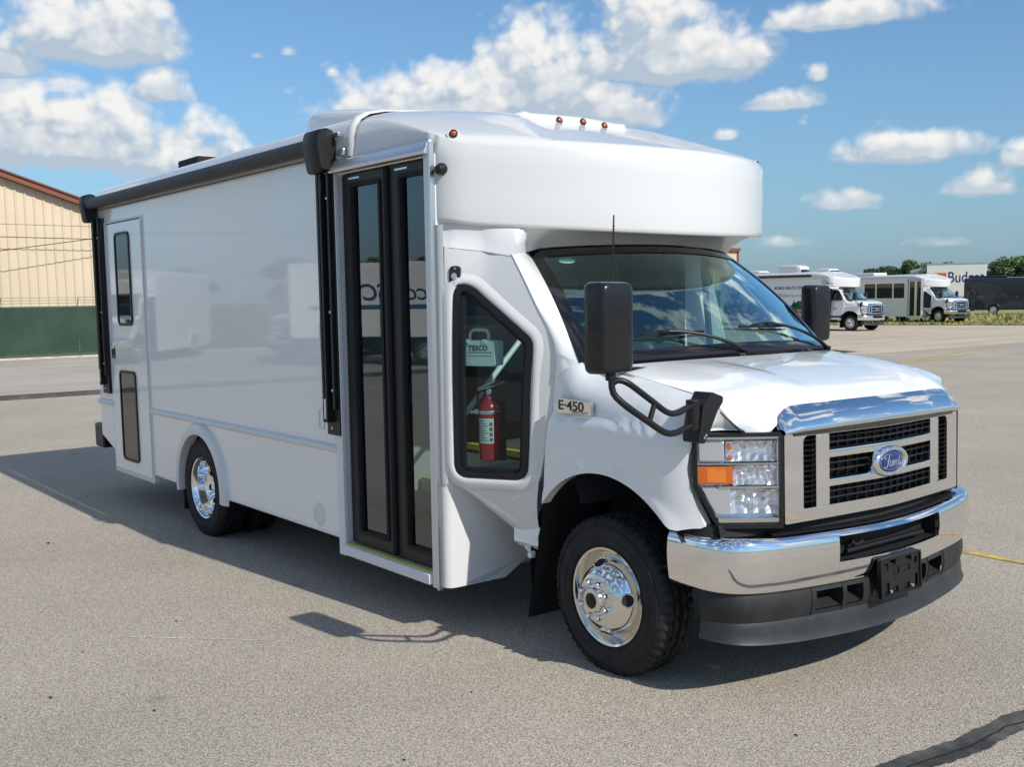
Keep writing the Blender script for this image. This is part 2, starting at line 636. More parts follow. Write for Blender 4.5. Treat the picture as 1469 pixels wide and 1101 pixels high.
def text_obj(name, s, size, m, parent, o, xd, yd, depth=.002, align='LEFT', shear=0, squash=1.0, bold=0.0, space=1.0):
    cu = bpy.data.curves.new(name, 'FONT')
    cu.body = s
    cu.size = size
    cu.align_x = align
    cu.extrude = depth
    cu.shear = shear
    cu.offset = bold
    cu.space_character = space
    t = bpy.data.objects.new(name + '_tmp', cu)
    COL.objects.link(t)
    dg = bpy.context.evaluated_depsgraph_get()
    me = bpy.data.meshes.new_from_object(t.evaluated_get(dg))
    bpy.data.objects.remove(t)
    xd, yd = Vector(xd).normalized(), Vector(yd).normalized()
    zd = xd.cross(yd)
    M = Matrix((xd * squash, yd, zd)).transposed().to_4x4()
    M.translation = Vector(o)
    me.transform(M)
    me.materials.clear()
    me.materials.append(m)
    ob = bpy.data.objects.new(name, me)
    COL.objects.link(ob)
    if parent:
        ob.parent = parent
    return ob

# ------------------------------------------------------------------ ground
def ground_mat(name, cols, scale, speck, rough=.9, blotch=(.25, .85, 1.1), bump=.35, crack=False, streak=False):
    m = bpy.data.materials.new(name)
    m.use_nodes = True
    nt = m.node_tree
    N, L = nt.nodes, nt.links
    b = N['Principled BSDF']
    b.inputs['Roughness'].default_value = rough
    b.inputs['Specular IOR Level'].default_value = .25
    tc = N.new('ShaderNodeTexCoord')
    P = tc.outputs['Object']

    def noise_(s, d=4, r=.6, v=None):
        n = N.new('ShaderNodeTexNoise')
        n.inputs['Scale'].default_value = s
        n.inputs['Detail'].default_value = d
        n.inputs['Roughness'].default_value = r
        L.new(v or P, n.inputs['Vector'])
        return n.outputs[0]

    vo = N.new('ShaderNodeTexVoronoi')
    vo.inputs['Scale'].default_value = scale
    L.new(P, vo.inputs['Vector'])
    sep = N.new('ShaderNodeSeparateColor')
    L.new(vo.outputs['Color'], sep.inputs[0])
    r = N.new('ShaderNodeValToRGB')
    e = r.color_ramp.elements
    e[0].position, e[0].color = 0.0, (*cols[0], 1)
    e[1].position, e[1].color = 1.0, (*cols[2], 1)
    k = e.new(.5); k.color = (*cols[1], 1)
    mixs = N.new('ShaderNodeMath'); mixs.operation = 'MULTIPLY_ADD'
    L.new(sep.outputs[0], mixs.inputs[0]); mixs.inputs[1].default_value = speck
    n1 = noise_(scale * .35, 6, .7)
    ms = N.new('ShaderNodeMath'); ms.operation = 'MULTIPLY_ADD'
    L.new(n1, ms.inputs[0]); ms.inputs[1].default_value = 1.3 * (1 - speck) + .35; ms.inputs[2].default_value = -.15 - .5 * speck * .6
    L.new(ms.outputs[0], mixs.inputs[2])
    L.new(mixs.outputs[0], r.inputs[0])
    # broad stains and wear
    mul = N.new('ShaderNodeMix'); mul.data_type = 'RGBA'; mul.blend_type = 'MULTIPLY'; mul.inputs[0].default_value = 1
    q = N.new('ShaderNodeMapRange')
    q.inputs[1].default_value = .3; q.inputs[2].default_value = .7; q.inputs[3].default_value = blotch[1]; q.inputs[4].default_value = blotch[2]
    L.new(noise_(blotch[0], 7, .62), q.inputs[0])
    L.new(r.outputs[0], mul.inputs[6]); L.new(q.outputs[0], mul.inputs[7])
    out = mul.outputs[2]
    if streak:           # long faint wear streaks from traffic
        mp = N.new('ShaderNodeMapping'); mp.inputs['Scale'].default_value = (1.3, .08, 1); mp.inputs['Rotation'].default_value = (0, 0, R(8))
        L.new(P, mp.inputs[0])
        q2 = N.new('ShaderNodeMapRange')
        q2.inputs[1].default_value = .35; q2.inputs[2].default_value = .7; q2.inputs[3].default_value = .88; q2.inputs[4].default_value = 1.1
        L.new(noise_(1.2, 5, .6, mp.outputs[0]), q2.inputs[0])
        m2 = N.new('ShaderNodeMix'); m2.data_type = 'RGBA'; m2.blend_type = 'MULTIPLY'; m2.inputs[0].default_value = 1
        L.new(out, m2.inputs[6]); L.new(q2.outputs[0], m2.inputs[7])
        out = m2.outputs[2]
    if crack:            # oil drips
        v2 = N.new('ShaderNodeTexVoronoi'); v2.inputs['Scale'].default_value = .9; v2.feature = 'F1'
        L.new(P, v2.inputs['Vector'])
        ad = N.new('ShaderNodeMath'); ad.operation = 'ADD'
        L.new(v2.outputs['Distance'], ad.inputs[0])
        s9 = N.new('ShaderNodeMath'); s9.operation = 'MULTIPLY_ADD'; s9.inputs[1].default_value = .09; s9.inputs[2].default_value = -.045
        L.new(noise_(22, 4, .6), s9.inputs[0]); L.new(s9.outputs[0], ad.inputs[1])
        q3 = N.new('ShaderNodeMapRange'); q3.inputs[1].default_value = .015; q3.inputs[2].default_value = .07; q3.inputs[3].default_value = .62; q3.inputs[4].default_value = 1.0
        L.new(ad.outputs[0], q3.inputs[0])
        m3 = N.new('ShaderNodeMix'); m3.data_type = 'RGBA'; m3.blend_type = 'MULTIPLY'; m3.inputs[0].default_value = 1
        L.new(out, m3.inputs[6]); L.new(q3.outputs[0], m3.inputs[7])
        out = m3.outputs[2]
    L.new(out, b.inputs['Base Color'])
    bp = N.new('ShaderNodeBump'); bp.inputs['Strength'].default_value = bump; bp.inputs['Distance'].default_value = .006
    ad2 = N.new('ShaderNodeMath'); ad2.operation = 'ADD'
    L.new(vo.outputs['Distance'], ad2.inputs[0]); L.new(n1, ad2.inputs[1])
    L.new(ad2.outputs[0], bp.inputs['Height'])
    L.new(bp.outputs[0], b.inputs['Normal'])
    return m


def sheet(name, poly, z, m, parent=None, div=None):
    mb = MB()
    mb.prism(poly, lambda a, b, d: (a, b, d), z, z - .002, caps=(True, False)) if False else None
    tri = tessellate_polygon([[Vector((p[0], p[1], 0)) for p in poly]])
    mb.add([(p[0], p[1], z) for p in poly], [tuple(t) for t in tri])
    o = mb.build(name, m, parent, flat=True)
    bm = bmesh.new(); bm.from_mesh(o.data)
    for f in bm.faces:
        if f.normal.z < 0:
            f.normal_flip()
    bm.to_mesh(o.data); bm.free()
    return o


M_ASPH = ground_mat('worn_asphalt', [(.16, .137, .11), (.50, .437, .355), (.88, .79, .66)], 230, .66, blotch=(.35, .86, 1.10), crack=True, bump=.5)
M_ROAD = ground_mat('road_asphalt', [(.31, .27, .23), (.44, .39, .335), (.57, .51, .44)], 90, .4, blotch=(.22, .82, 1.12), streak=True)
M_GRAV = ground_mat('pale_gravel', [(.37, .30, .22), (.57, .48, .365), (.76, .66, .52)], 45, .5, blotch=(.13, .78, 1.12), streak=True)
M_GRASS = ground_mat('dry_grass_ground', [(.18, .19, .06), (.30, .28, .11), (.42, .37, .19)], 14, .4, blotch=(.2, .7, 1.15))
M_FIELD = ground_mat('field', [(.06, .075, .03), (.10, .105, .045), (.15, .14, .07)], 1.5, .4, blotch=(.02, .8, 1.1))
M_CONC = mat('pale_concrete', (.5, .48, .44), .85, var=(2.5, (.42, .40, .36), (.58, .56, .52)), bump=(30, .3, .004))
M_YEL = mat('faded_yellow_paint', (.6, .42, .10), .8, var=(9, (.30, .25, .15), (.66, .46, .10)))
M_TAR = mat('crack_seal_tar', (.03, .03, .03), .7, var=(7, (.035, .034, .033), (.12, .11, .10)), bump=(60, .6, .006))
M_SCUFF = mat('scuffed_asphalt', (.8, .78, .73), .9, var=(40, (.45, .41, .35), (.85, .83, .78)))

structure(sheet('ground', [(-2500, -2500), (2500, -2500), (2500, 2500), (-2500, 2500)], -.012, M_FIELD))
structure(sheet('parking_lot', [(-17.9, -40), (40, -40), (40, 48), (-14.6, 48), (-14.3, 30), (-14.2, 24), (-14.5, 20), (-17.9, 17)], 0, M_ASPH))
structure(sheet('road', [(-33.9, -60), (-17.85, -60), (-17.85, 17), (-17.9, 26), (-33.9, 26)], -.004, M_ROAD))
structure(sheet('gravel_lot', [(-60, 24), (-14.0, 16.5), (-13.9, 24), (-14.05, 30), (-14.4, 50), (30, 48), (30, 66), (-60, 38)], -.008, M_GRAV))
gpoly = [(-70, 36.5)]
for i in range(60):
    x = -70 + i * 2.1
    gpoly.append((x, 49.3 + .30 * (x + 27) + rnd.uniform(-.35, .35)))
gpoly += [(56, 140), (-70, 140)]
structure(sheet('grass_verge', gpoly, -.004, M_GRASS))

# low asphalt kerb along the road
kb = MB()
ks = resample([(-17.75, -60, 0), (-17.75, -20, 0), (-17.8, 0, 0), (-17.85, 17, 0)], 60, False)
kb.grid([[(p.x + dx + .03 * math.sin(p.y * .9), p.y, z) for dx, z in ((.10, -.01), (.08, .05), (.03, .075), (-.10, .08), (-.2, .06), (-.28, -.01))] for p in ks])
structure(kb.build('kerb', mat('kerb_asphalt', (.07, .07, .065), .9, var=(3, (.045, .045, .04), (.10, .095, .085))), ang=60))

# painted lines, crack seal, scuff
def line_strip(name, pts, w, z, m, jit=0.0, n=40):
    P = resample(pts, n, len(pts) > 2)
    l, r = [], []
    for i, p in enumerate(P):
        t = (P[min(i + 1, n - 1)] - P[max(i - 1, 0)]).normalized()
        nn = Vector((-t.y, t.x, 0))
        ww = (w if not callable(w) else w(i / (n - 1)))
        l.append(p + nn * ww * (.5 + rnd.uniform(-jit, jit)))
        r.append(p - nn * ww * (.5 + rnd.uniform(-jit, jit)))
    mb = MB()
    mb.grid([[(a.x, a.y, z), (b.x, b.y, z)] for a, b in zip(l, r)])
    return structure(mb.build(name, m, flat=True))


line_strip('parking_line', [(-6.5, 2.45, 0), (6.5, 2.36, 0)], .1, .004, M_YEL, .05)
line_strip('parking_line', [(-10.6, 16.4, 0), (-14.1, 30.5, 0)], .12, .004, M_YEL, .06)
line_strip('parking_line', [(-9.4, 11.5, 0), (-12.1, 24.5, 0)], .12, .004, M_YEL, .06)
tp = resample([(1.36, -2.2, 0), (1.40, -1.4, 0), (1.425, -.86, 0), (1.475, -.5, 0), (1.475, -.25, 0), (1.505, .02, 0), (1.56, .5, 0), (1.62, 1.4, 0), (1.7, 2.6, 0)], 260)
mb = MB()
rows = []
for i, p in enumerate(tp):
    t = (tp[min(i + 1, 259)] - tp[max(i - 1, 0)]).normalized()
    nn = Vector((-t.y, t.x, 0))
    f1 = noise.noise(Vector((i * .11, 0, 3))) * .022 + noise.noise(Vector((i * .45, 5, 1))) * .010
    f2 = noise.noise(Vector((i * .11, 9, 3))) * .022 + noise.noise(Vector((i * .45, 2, 8))) * .010
    rows.append([p + nn * (.062 + f1), p + nn * .02, p - nn * .02, p - nn * (.062 + f2)])
mb.grid([[(q.x, q.y, .004) for q in r] for r in rows])
structure(mb.build('crack_seal', M_TAR, flat=True))
mb = MB()
cr_ = [p + Vector((noise.noise(Vector((i * .2, 1, 1))) * .012 + .012, noise.noise(Vector((i * .2, 4, 1))) * .012, 0)) for i, p in enumerate(tp)]
mb.grid([[(p.x - .004 - .003 * noise.noise(Vector((i * .5, 0, 0))), p.y, .0062), (p.x + .004, p.y, .0062)] for i, p in enumerate(cr_)])
structure(mb.build('pavement_crack', mat('open_crack', (.012, .012, .011), .95), flat=True))
line_strip('scuff_mark', [(-2.15, -2.655, 0), (-1.95, -2.45, 0), (-1.76, -2.26, 0), (-1.55, -2.05, 0), (-1.36, -1.87, 0)], lambda t: .002 + .008 * math.sin(PI * min(1, t * 1.0)), .003, M_SCUFF, .3, 60)
line_strip('scuff_mark', [(-5.63, -1.70, 0), (-5.35, -1.67, 0), (-5.09, -1.645, 0)], .014, .003, M_SCUFF, .3, 30)

# ------------------------------------------------------------------ left building, fence
M_TAN = mat('tan_steel_cladding', (.68, .55, .39), .5, var=(.6, (.65, .525, .37), (.70, .57, .41)))
M_TANS = mat('tan_cladding_rib', (.55, .41, .26), .5)
M_BRN = mat('brown_roof_trim', (.22, .075, .045), .5)
BX = -37.5
bld = thing('metal_building', 'large tan metal-clad building with brown gable trim behind the green fence', 'building', (BX, 4, 0))


def gable_z(y):
    return 7.05 - .33 * abs(y - 3.5)


def panel(y0, y1, z0, z1a, z1b, x=BX, parent=None, rib=True):
    # raised rib at the left edge of each panel, open profile
    yy = [(y0, 0), (y0 + .03, .035), (y0 + .07, .035), (y0 + .10, 0), (y1, 0)]
    mb = MB()
    lo = [(px, a, z0) for a, px in yy]
    hi = [(px, a, lerp(z1a, z1b, (a - y0) / (y1 - y0))) for a, px in yy]
    mb.grid([lo, hi])
    return mb


w = .315
for i in range(76):
    y0 = -3.5 + i * w
    y1 = y0 + w
    if y0 > 10.3:
        break
    for (z0, z1a, z1b) in ((.1, 4.62, 4.62), (4.635, gable_z(y0) - .02, gable_z(y1) - .02)):
        mb = panel(y0 - 4, y1 - 4, z0, z1a, z1b, x=0)
        o = mb.build('wall_panel', M_TAN, bld, flat=True)
mb = MB()
ye = 11.2
mb.prism([(-7.45, .05), (6.5, .05), (6.5, gable_z(10.5) - .06), (-.5, gable_z(3.5) - .06), (-7.45, gable_z(-3.45) - .06)], lambda a, b, d: (d, a, b), -.05, -30)
mb.build('wall', M_TAN, bld, flat=True)
mb = MB()
for s in (1, -1):
    a0, a1 = -.5, (-.5 + s * 7.5)
    zz = lambda y: gable_z(y + 4)
    for (d0, d1, t, xx0, xx1) in ((0, .22, 0, .05, .35), (.2, .26, 0, -30, .42)):
        mb.add([(x, a, zz(a) + h) for x in (xx0, xx1) for a in (a0, a1) for h in (d0 - .24, d1 - .24)], [(0, 1, 3, 2), (4, 6, 7, 5), (1, 5, 7, 3), (0, 2, 6, 4), (2, 3, 7, 6), (0, 4, 5, 1)])
mb.build('roof_trim', M_BRN, bld, flat=True)

M_SCREEN = None


def screen_mat():
    m = mat('green_privacy_screen', (.024, .058, .036), .8, var=(1.2, (.019, .046, .030), (.034, .072, .047)))
    return m


fence = thing('chain_link_fence', 'chain-link fence with dark green privacy screen in front of the tan building', 'fence', (-34.0, 4, 0))
M_GALV = mat('galvanised_wire', (.09, .14, .11), .6, metal=.2)
M_FPOST = mat('fence_post_steel', (.10, .15, .12), .5, metal=.4)
mb = MB()
rows = []
for j in range(121):
    y = -6 + j * .30
    rows.append([(.02 * math.sin(y * 2.1 + z) + .012 * math.sin(y * 7), y, z) for z in (.14, .5, .9, 1.3, 1.68)])
mb.grid(rows)
mb.build('privacy_screen', screen_mat(), fence)
mb = MB()
for j in range(420):
    y = -6 + j * .07
    mb.tube([(.03, y, .02), (.03, y + .07, .12), (.03, y + .14, .22)], .004, 3)
    mb.tube([(.035, y + .14, .02), (.035, y + .07, .12), (.035, y, .22)], .004, 3)
mb.build('chain_link', M_GALV, fence, flat=True, kind='stuff')
# diamond mesh over the screen, nearest stretch
mb = MB()
for j in range(150):
    y = -5 + j * .12
    for s in (1, -1):
        mb.tube([(.05, y, .14), (.05, y + s * 1.54, 1.68)], .0035, 3)
mb.build('wire_mesh', M_GALV, fence, flat=True, kind='stuff')
for j in range(15):
    y = -5.5 + j * 2.42
    y -= 4
    o = MB().tube([(-.04, y, 0), (-.04, y, 1.72)], .035, 8).tube([(-.04, y, 1.72), (.12, y, 2.0)], .014, 6).build('fence_post', M_FPOST, fence)
for dx, z in ((-.04, 1.70), (.03, 1.82), (.075, 1.91), (.12, 2.0)):
    MB().tube([(dx, -9.5, z), (dx, -9.5 + 14 * 2.42, z)], .018 if z < 1.75 else .006, 6).build('top_rail' if z < 1.75 else 'barbed_wire', M_FPOST if z < 1.75 else M_GALV, fence)
structure(MB().box(-34.15, -33.75, -40, 30, -.02, .05).build('concrete_strip', M_CONC))
for (a, b) in (((-37.0, -20, 4.55), (-37.0, 30, 4.25)), ((-36.0, -16, .9), (-36.9, 17, 5.6))):
    c = [(lerp(a[0], b[0], t / 20), lerp(a[1], b[1], t / 20), lerp(a[2], b[2], t / 20) - .25 * math.sin(PI * t / 20)) for t in range(21)]
    tag(MB().tube(c, .014, 5).build('overhead_cable', BLKM), 'thin dark cable sagging across the tan building wall, ' + ('level one' if a[2] > 3 else 'slanting one'), 'cable')

# second building far behind the bus
b2 = thing('metal_building', 'distant tan ribbed metal building seen past the windshield corner', 'building', (-44.7, 53.2, 0))
mb = MB()
prof = []
for i in range(90):
    y = -i * .3
    prof += [(0, y), (.04, y - .03), (.04, y - .07), (0, y - .1)]
mb.grid([[(x, y, 0) for x, y in prof], [(x, y, 4.72) for x, y in prof]])
mb.grid([[(0, 0, z), (-14, 0, z)] for z in (0, 4.72)])
mb.build('wall', M_TAN, b2, flat=True)
MB().box(-14, .22, -27, .12, 4.72, 4.92).build('roof_trim', M_BRN, b2, flat=True)
MB().box(-.1, .1, -.06, .08, 0, 4.72).build('corner_trim', M_BRN, b2, flat=True)
MB().box(.3, .36, -27, 0, 0, 2.1).build('dark_wainscot', mat('green_base', (.05, .09, .06), .7), b2, flat=True)

# ------------------------------------------------------------------ the white shuttle bus
bus = thing('shuttle_bus', 'large white cutaway shuttle bus with black awning and glazed entry door in the foreground', 'bus')
SY = -1.22


def body_profile():
    h = [(-1.22, 2.55), (-1.22, 2.56), (-1.218, 2.62), (-1.205, 2.672), (-1.175, 2.715), (-1.12, 2.748), (-1.02, 2.77), (-.8, 2.79), (-.45, 2.806), (0, 2.812)]
    return h + [(-y, z) for y, z in reversed(h[:-1])]


ARC_X, ARC_R = -4.10, .395
TYRE_R = .372


def side_poly(stepwell=True, entry=True, xf=-.955, xr=-6.42):
    p = [(xr, 2.548), (xr, .55)]
    if stepwell:
        p += [(-6.08, .44), (-6.08, .27), (-5.10, .27), (-5.10, .325)]
    else:
        p += [(xr + .3, .44), (xr + .4, .325)]
    arc = [(ARC_X + ARC_R * math.cos(a), .36 + ARC_R * math.sin(a)) for a in [PI - PI * i / 20 for i in range(21)]]
    p += [(arc[0][0], .325)] + arc + [(arc[-1][0], .325)]
    if entry:
        p += [(-1.995, .325), (-1.995, .245), (-1.935, .245), (-1.935, 2.43), (-1.01, 2.43), (-1.01, .245), (xf, .245)]
    else:
        p += [(xf, .325)]
    p += [(xf, 2.438), (-1.76, 2.438), (-1.76, 2.548)]
    return p


mb = MB()
mb.prism(side_poly(), XZ(SY), 0, -.05)
right = mb.build('side_wall', PAINT, bus, bevel=.006)
mb = MB()
lp = side_poly(False, False, xf=-1.55)
mb.prism(lp, XZ(-SY, 1), 0, -.05)
mb.build('side_wall', PAINT, bus, bevel=.006)
# roof shell
prof = body_profile()
mb = MB()
rows = []
for x, k, dz in ((-6.42, .975, -.075), (-6.41, .985, -.035), (-6.37, .995, -.01), (-6.30, 1, 0), (-4, 1, 0), (-1.78, 1, 0), (-1.715, 1, 0)):
    rows.append([(x, y * (k if z > 2.5 else 1), z + (dz if z > 2.5 else 0)) for y, z in prof])
mb.grid(rows)
c = rows[0]
mb.add(c + [(-6.42, y, 2.55) for y, z in prof[:1]], [tuple(range(len(c)))])
mb.build('roof', FIBRE, bus, ang=50)
MB().box(-6.42, -6.385, -1.17, 1.17, .5, 2.438).build('rear_wall', PAINT, bus)
# moulded seam where the cap overlaps the roof
mb = MB()
mb.grid([[(x, y * k, z + dz) for y, z in [(-1.22, 2.50)] + prof[1:-1] + [(1.22, 2.50)]] for x, k, dz in ((-1.80, 1.0, 0), (-1.79, 1.008, .012), (-1.765, 1.012, .017), (-1.74, 1.008, .012), (-1.73, 1.0, 0))])
mb.build('cap_seam', FIBRE, bus, ang=60)

def yw(x, z=0):
    return -1.22 + .42 * (x + .93) + .19 * max(0, z - 1.25) ** 2 * smooth01((x + .93) / .2)


# front cap --------------------------------------------------------------
XN, KA = -.30, .41


def plan_x(y):
    return XN - KA * y * y


def cap_plan():
    pts = [(-1.74, -1.22), (-1.62, -1.22), (-1.5, -1.22), (-1.4, -1.22), (-1.3, -1.22)] + [(-1.26 + .012 * i, -1.22) for i in range(20)]
    # rounded corner between the side and the curved front
    c0, c1, c2 = Vector((-1.02, -1.22)), Vector((-.915, -1.222)), Vector((plan_x(-1.13), -1.13))
    for i in range(9):
        t = i / 8
        q = c0 * (1 - t) ** 2 + c1 * 2 * t * (1 - t) + c2 * t * t
        pts.append((q.x, q.y))
    for i in range(1, 24):
        y = -1.13 + 1.13 * i / 23
        pts.append((plan_x(y), y))
    return pts + [(x, -y) for x, y in reversed(pts[:-1])]


CP = cap_plan()


def cap_z(x, y):
    """height of the moulded cap: side profile and swept-back front, softly joined"""
    ds, df = max(0, 1.22 - abs(y)), max(0, plan_x(y) - x)
    zs = 2.50 + interp([(0, .06), (.002, .10), (.015, .15), (.045, .20), (.10, .24), (.2, .268), (.42, .290), (.77, .306), (1.25, .312)], ds)[0]
    zf = 2.425 + .035 * y * y + interp([(0, 0), (.004, .013), (.015, .030), (.04, .050), (.12, .082), (.4, .172), (.8, .292), (1.2, .392), (2, .6)], df)[0]
    # shallow scoop between the crease and the marker-light brow
    hw = lerp(.86, .40, min(1, df / .95))
    zf -= .038 * smooth01((hw - abs(y)) / .10) * smooth01((df - .02) / .16) * smooth01((.98 - df) / .10)
    k = .07
    h = max(k - abs(zs - zf), 0) / k
    return min(zs, zf) - h * h * k * .25


def cap_low(x, y):
    if x < -1.0 and y < -1.19:
        return 2.44
    if y > 1.19:
        return 2.09
    return 2.03 + .042 * y * y + .012 * smooth01((abs(y) - 1.1) / .1)


def cap_mesh():
    mb = MB()
    rows = []
    n = len(CP)
    nrm = []
    for i in range(n):
        a, b = CP[max(i - 1, 0)], CP[min(i + 1, n - 1)]
        t = Vector((b[0] - a[0], b[1] - a[1])).normalized()
        nrm.append(Vector((-t.y, t.x)))           # inward
    def row(off, zf):
        return [(p[0] + nrm[i].x * off, p[1] + nrm[i].y * off, zf(*p)) for i, p in enumerate(CP)]
    low = lambda x, y: cap_low(x, y)
    rows.append(row(.05, lambda x, y: low(x, y) + .02))
    rows.append(row(.012, lambda x, y: low(x, y) + .001))
    rows.append(row(.002, lambda x, y: low(x, y) + .008))
    rows.append(row(0, lambda x, y: low(x, y) + .025))
    for k in (.25, .5, .75):
        rows.append(row(0, lambda x, y: lerp(low(x, y) + .025, cap_z(x, y), k)))
    rows.append(row(0, cap_z))
    mb.grid(rows)
    # top: columns run back from the outline
    half = [p for p in CP if p[1] < 0 and p[0] > -1.03]
    outline = half + [CP[n // 2]] + [(x, -y) for x, y in reversed(half)]
    outline = [(-1.02, -1.2195)] + outline[1:-1] + [(-1.02, 1.2195)]
    ss = [0, .008, .02, .04, .07, .11, .17, .25, .34, .45, .57, .7, .84, 1.0]
    cols = []
    for x, y in outline:
        c = []
        for q in ss:
            xx = lerp(x, -1.785, q)
            c.append((xx, y, cap_z(xx, y)))
        cols.append(c)
    cols = [[(x, -1.22, cap_z(x, -1.22)) for x, y, z in cols[0]]] + cols + [[(x, 1.22, cap_z(x, 1.22)) for x, y, z in cols[-1]]]
    mb.grid(cols)
    return mb


cap = cap_mesh().build('roof_cap', FIBRE, bus, ang=55)
# brow fairing with marker lights
mb = MB()
br = []
for j in range(25):
    y = -.46 + .92 * j / 24
    e = smooth01((.46 - abs(y)) / .2)
    f = smooth01((.46 - abs(y)) / .10)
    xf = -1.20 - .12 * (y / .74) ** 2 - (1 - f) * .05
    z0 = cap_z(xf, y) - .012
    zz = lambda d: cap_z(xf - d, y)
    br.append([(xf + .03, y, cap_z(xf + .03, y) - .01), (xf, y, z0), (xf - .012, y, z0 + .030 * f), (xf - .024, y, z0 + .058 * f), (xf - .045, y, z0 + .07 * f), (xf - .2, y, zz(.2) - .012 + e * (max(zz(.2), z0 + .075) - zz(.2) + .014)), (xf - .35, y, zz(.35) + .016 * e - .01), (xf - .5, y, zz(.5) - .012)])
mb.grid(br)
mb.build('brow_fairing', FIBRE, bus, ang=50)


def marker(p, nrm, parent):
    nrm = Vector(nrm).normalized()
    o = MB().lathe([(.021, 0), (.021, .004), (.017, .007), (.015, .004)], 20, p, nrm).build('marker_light', mat('marker_bezel', (.05, .018, .012), .4), parent)
    MB().lathe([(.0155, .003), (.014, .007), (.009, .010), (.003, .011)], 16, p, nrm, cap=True).build('lens', AMBDK, o)
    return o


for y in (-.175, 0, .175):
    marker((-1.208 - .12 * (y / .74) ** 2, y, cap_z(-1.2, y) + .026), (1, 0, .42), bus)
# corner markers on small moulded pads
for s in (-1, 1):
    mb = MB()
    mb.lathe([(.034, -.006), (.034, -.002), (.029, .003), (0, .003)], 24, (-.880, s * 1.153, 2.524), (.85, s * .45, .2))
    mb.build('marker_pad', FIBRE, bus)
    marker((-.874, s * 1.155, 2.530), (.85, s * .45, .2), bus)

# soffit under the cap: from the lip in to the windshield head
mb = MB()
ctl = [(-1.195, (-.955, -1.224, 1.990)), (-1.14, (-.88, yw(-.88, 1.975) - .003, 1.975)), (-1.06, (-.774, yw(-.774, 1.957) - .003, 1.957)), (-.98, (-.671, yw(-.671, 1.936) - .003, 1.936)), (-.91, (-.612, yw(-.612, 1.925) - .003, 1.925)), (-.80, (-.73, -.825, 1.952))]
ctl += [(y, (-.605 - .178 * (y / .76) ** 2, y, 2.0 - .026 * (y / .76) ** 2)) for y in (-.7, -.6, -.45, -.3, -.15, 0)]
half = []
for (ya, pa), (yb, pb) in zip(ctl, ctl[1:]):
    for i in range(5):
        t = i / 5
        half.append((lerp(ya, yb, t), vl(pa, pb, t)))
half.append(ctl[-1])
ctd = ctl[6:][::-1]
ctd = [(-y, (p[0], -p[1], p[2])) for y, p in ctd] + [(.8, (-.80, .785, 1.964)), (.9, (-.9, .84, 1.968)), (1.0, (-1.1, .93, 1.98)), (1.12, (-1.35, 1.09, 2.05)), (1.195, (-1.52, 1.205, 2.085))]
for (ya, pa), (yb, pb) in zip(ctd, ctd[1:]):
    for i in range(1, 6):
        t = i / 5
        half.append((lerp(ya, yb, t), vl(pa, pb, t)))
full = half
L1, L2, L3, L4 = [], [], [], []
for y, p in full:
    x = plan_x(y) - .03 if abs(y) < 1.12 else lerp(plan_x(1.12) - .03, -.975, (abs(y) - 1.12) / .075)
    L1.append((x, y, cap_low(plan_x(y), y) + .014))
    L4.append(p)
    A_, B_ = Vector(L1[-1]), Vector(p)
    kk = smooth01((-.78 - y) / .08)
    L2.append(tuple(A_.lerp(B_, lerp(.4, .5, kk)) + Vector((-.01, .01 * kk, lerp(.018, .030, kk)))))
    L3.append(tuple(A_.lerp(B_, lerp(.8, .90, kk)) + Vector((-.012, .022 * kk, lerp(.022, .040, kk)))))
mb.grid([L1, L2, L3, L4])
mb.build('cap_soffit', FIBRE, bus, ang=60)

# rub rails, flares, small body parts ------------------------------------
def rail(x0, x1, side=-1):
    y0 = side * 1.22
    pr = [(0, .885), (.016, .880), (.026, .868), (.026, .852), (.016, .840), (0, .835)]
    mb = MB()
    mb.grid([[(x, y0 + side * d, z) for d, z in pr] for x in (x0, x1)])
    for x in (x0, x1):
        mb.add([(x, y0 + side * d, z) for d, z in pr], [tuple(range(6))])
    return mb.build('rub_rail', WTRIM, bus, ang=50)


rail(-5.085, -1.995); rail(-6.41, -6.0); rail(-6.41, -.97, 1)
for s in (-1, 1):
    mb = MB()
    rows = []
    for i in range(33):
        a = PI + .16 - (PI + .32) * i / 32
        def pt(r, d):
            rz = r
            x = ARC_X + r * math.cos(a)
            z = .36 + (r + .01) * math.sin(a)
            return (x, s * (1.22 + d), z)
        rows.append([pt(.475, .0), pt(.468, .018), pt(.44, .036), pt(.405, .042), pt(.388, .036), pt(.388, -.03)])
    mb.grid(rows)
    mb.build('wheel_flare', FIBRE, bus, ang=50)
    # dark liner of the arch
    mb = MB()
    mb.grid([[(ARC_X + .42 * math.cos(a), s * y, .36 + .42 * math.sin(a)) for y in (1.19, .55)] for a in [PI + .1 - (PI + .2) * i / 20 for i in range(21)]])
    mb.add([(ARC_X + .42 * math.cos(a), s * .56, .36 + .42 * math.sin(a)) for a in [PI - PI * i / 20 for i in range(21)]], [tuple(range(21))])
    mb.build('wheel_liner', BLKM, bus)
MB().box(-4.60, -4.58, -1.18, -.6, .12, .6).build('mud_flap', BLKM, bus)
# skirt seam
MB().box(-3.5, -2.0, -1.2235, -1.218, .338, .344).build('skirt_lip', WTRIM, bus)
# round access plate with screws
vp = MB().lathe([(.072, 0), (.070, .005), (.064, .007), (.0, .007)], 28, (-2.274, -1.219, .433)).build('access_plate', WTRIM, bus)
for i in range(6):
    a = PI / 6 + i * PI / 3
    MB().lathe([(.006, .006), (.005, .010), (.0, .0105)], 8, (-2.274 + .058 * math.cos(a), -1.219, .433 + .058 * math.sin(a))).build('screw', ALU, vp)
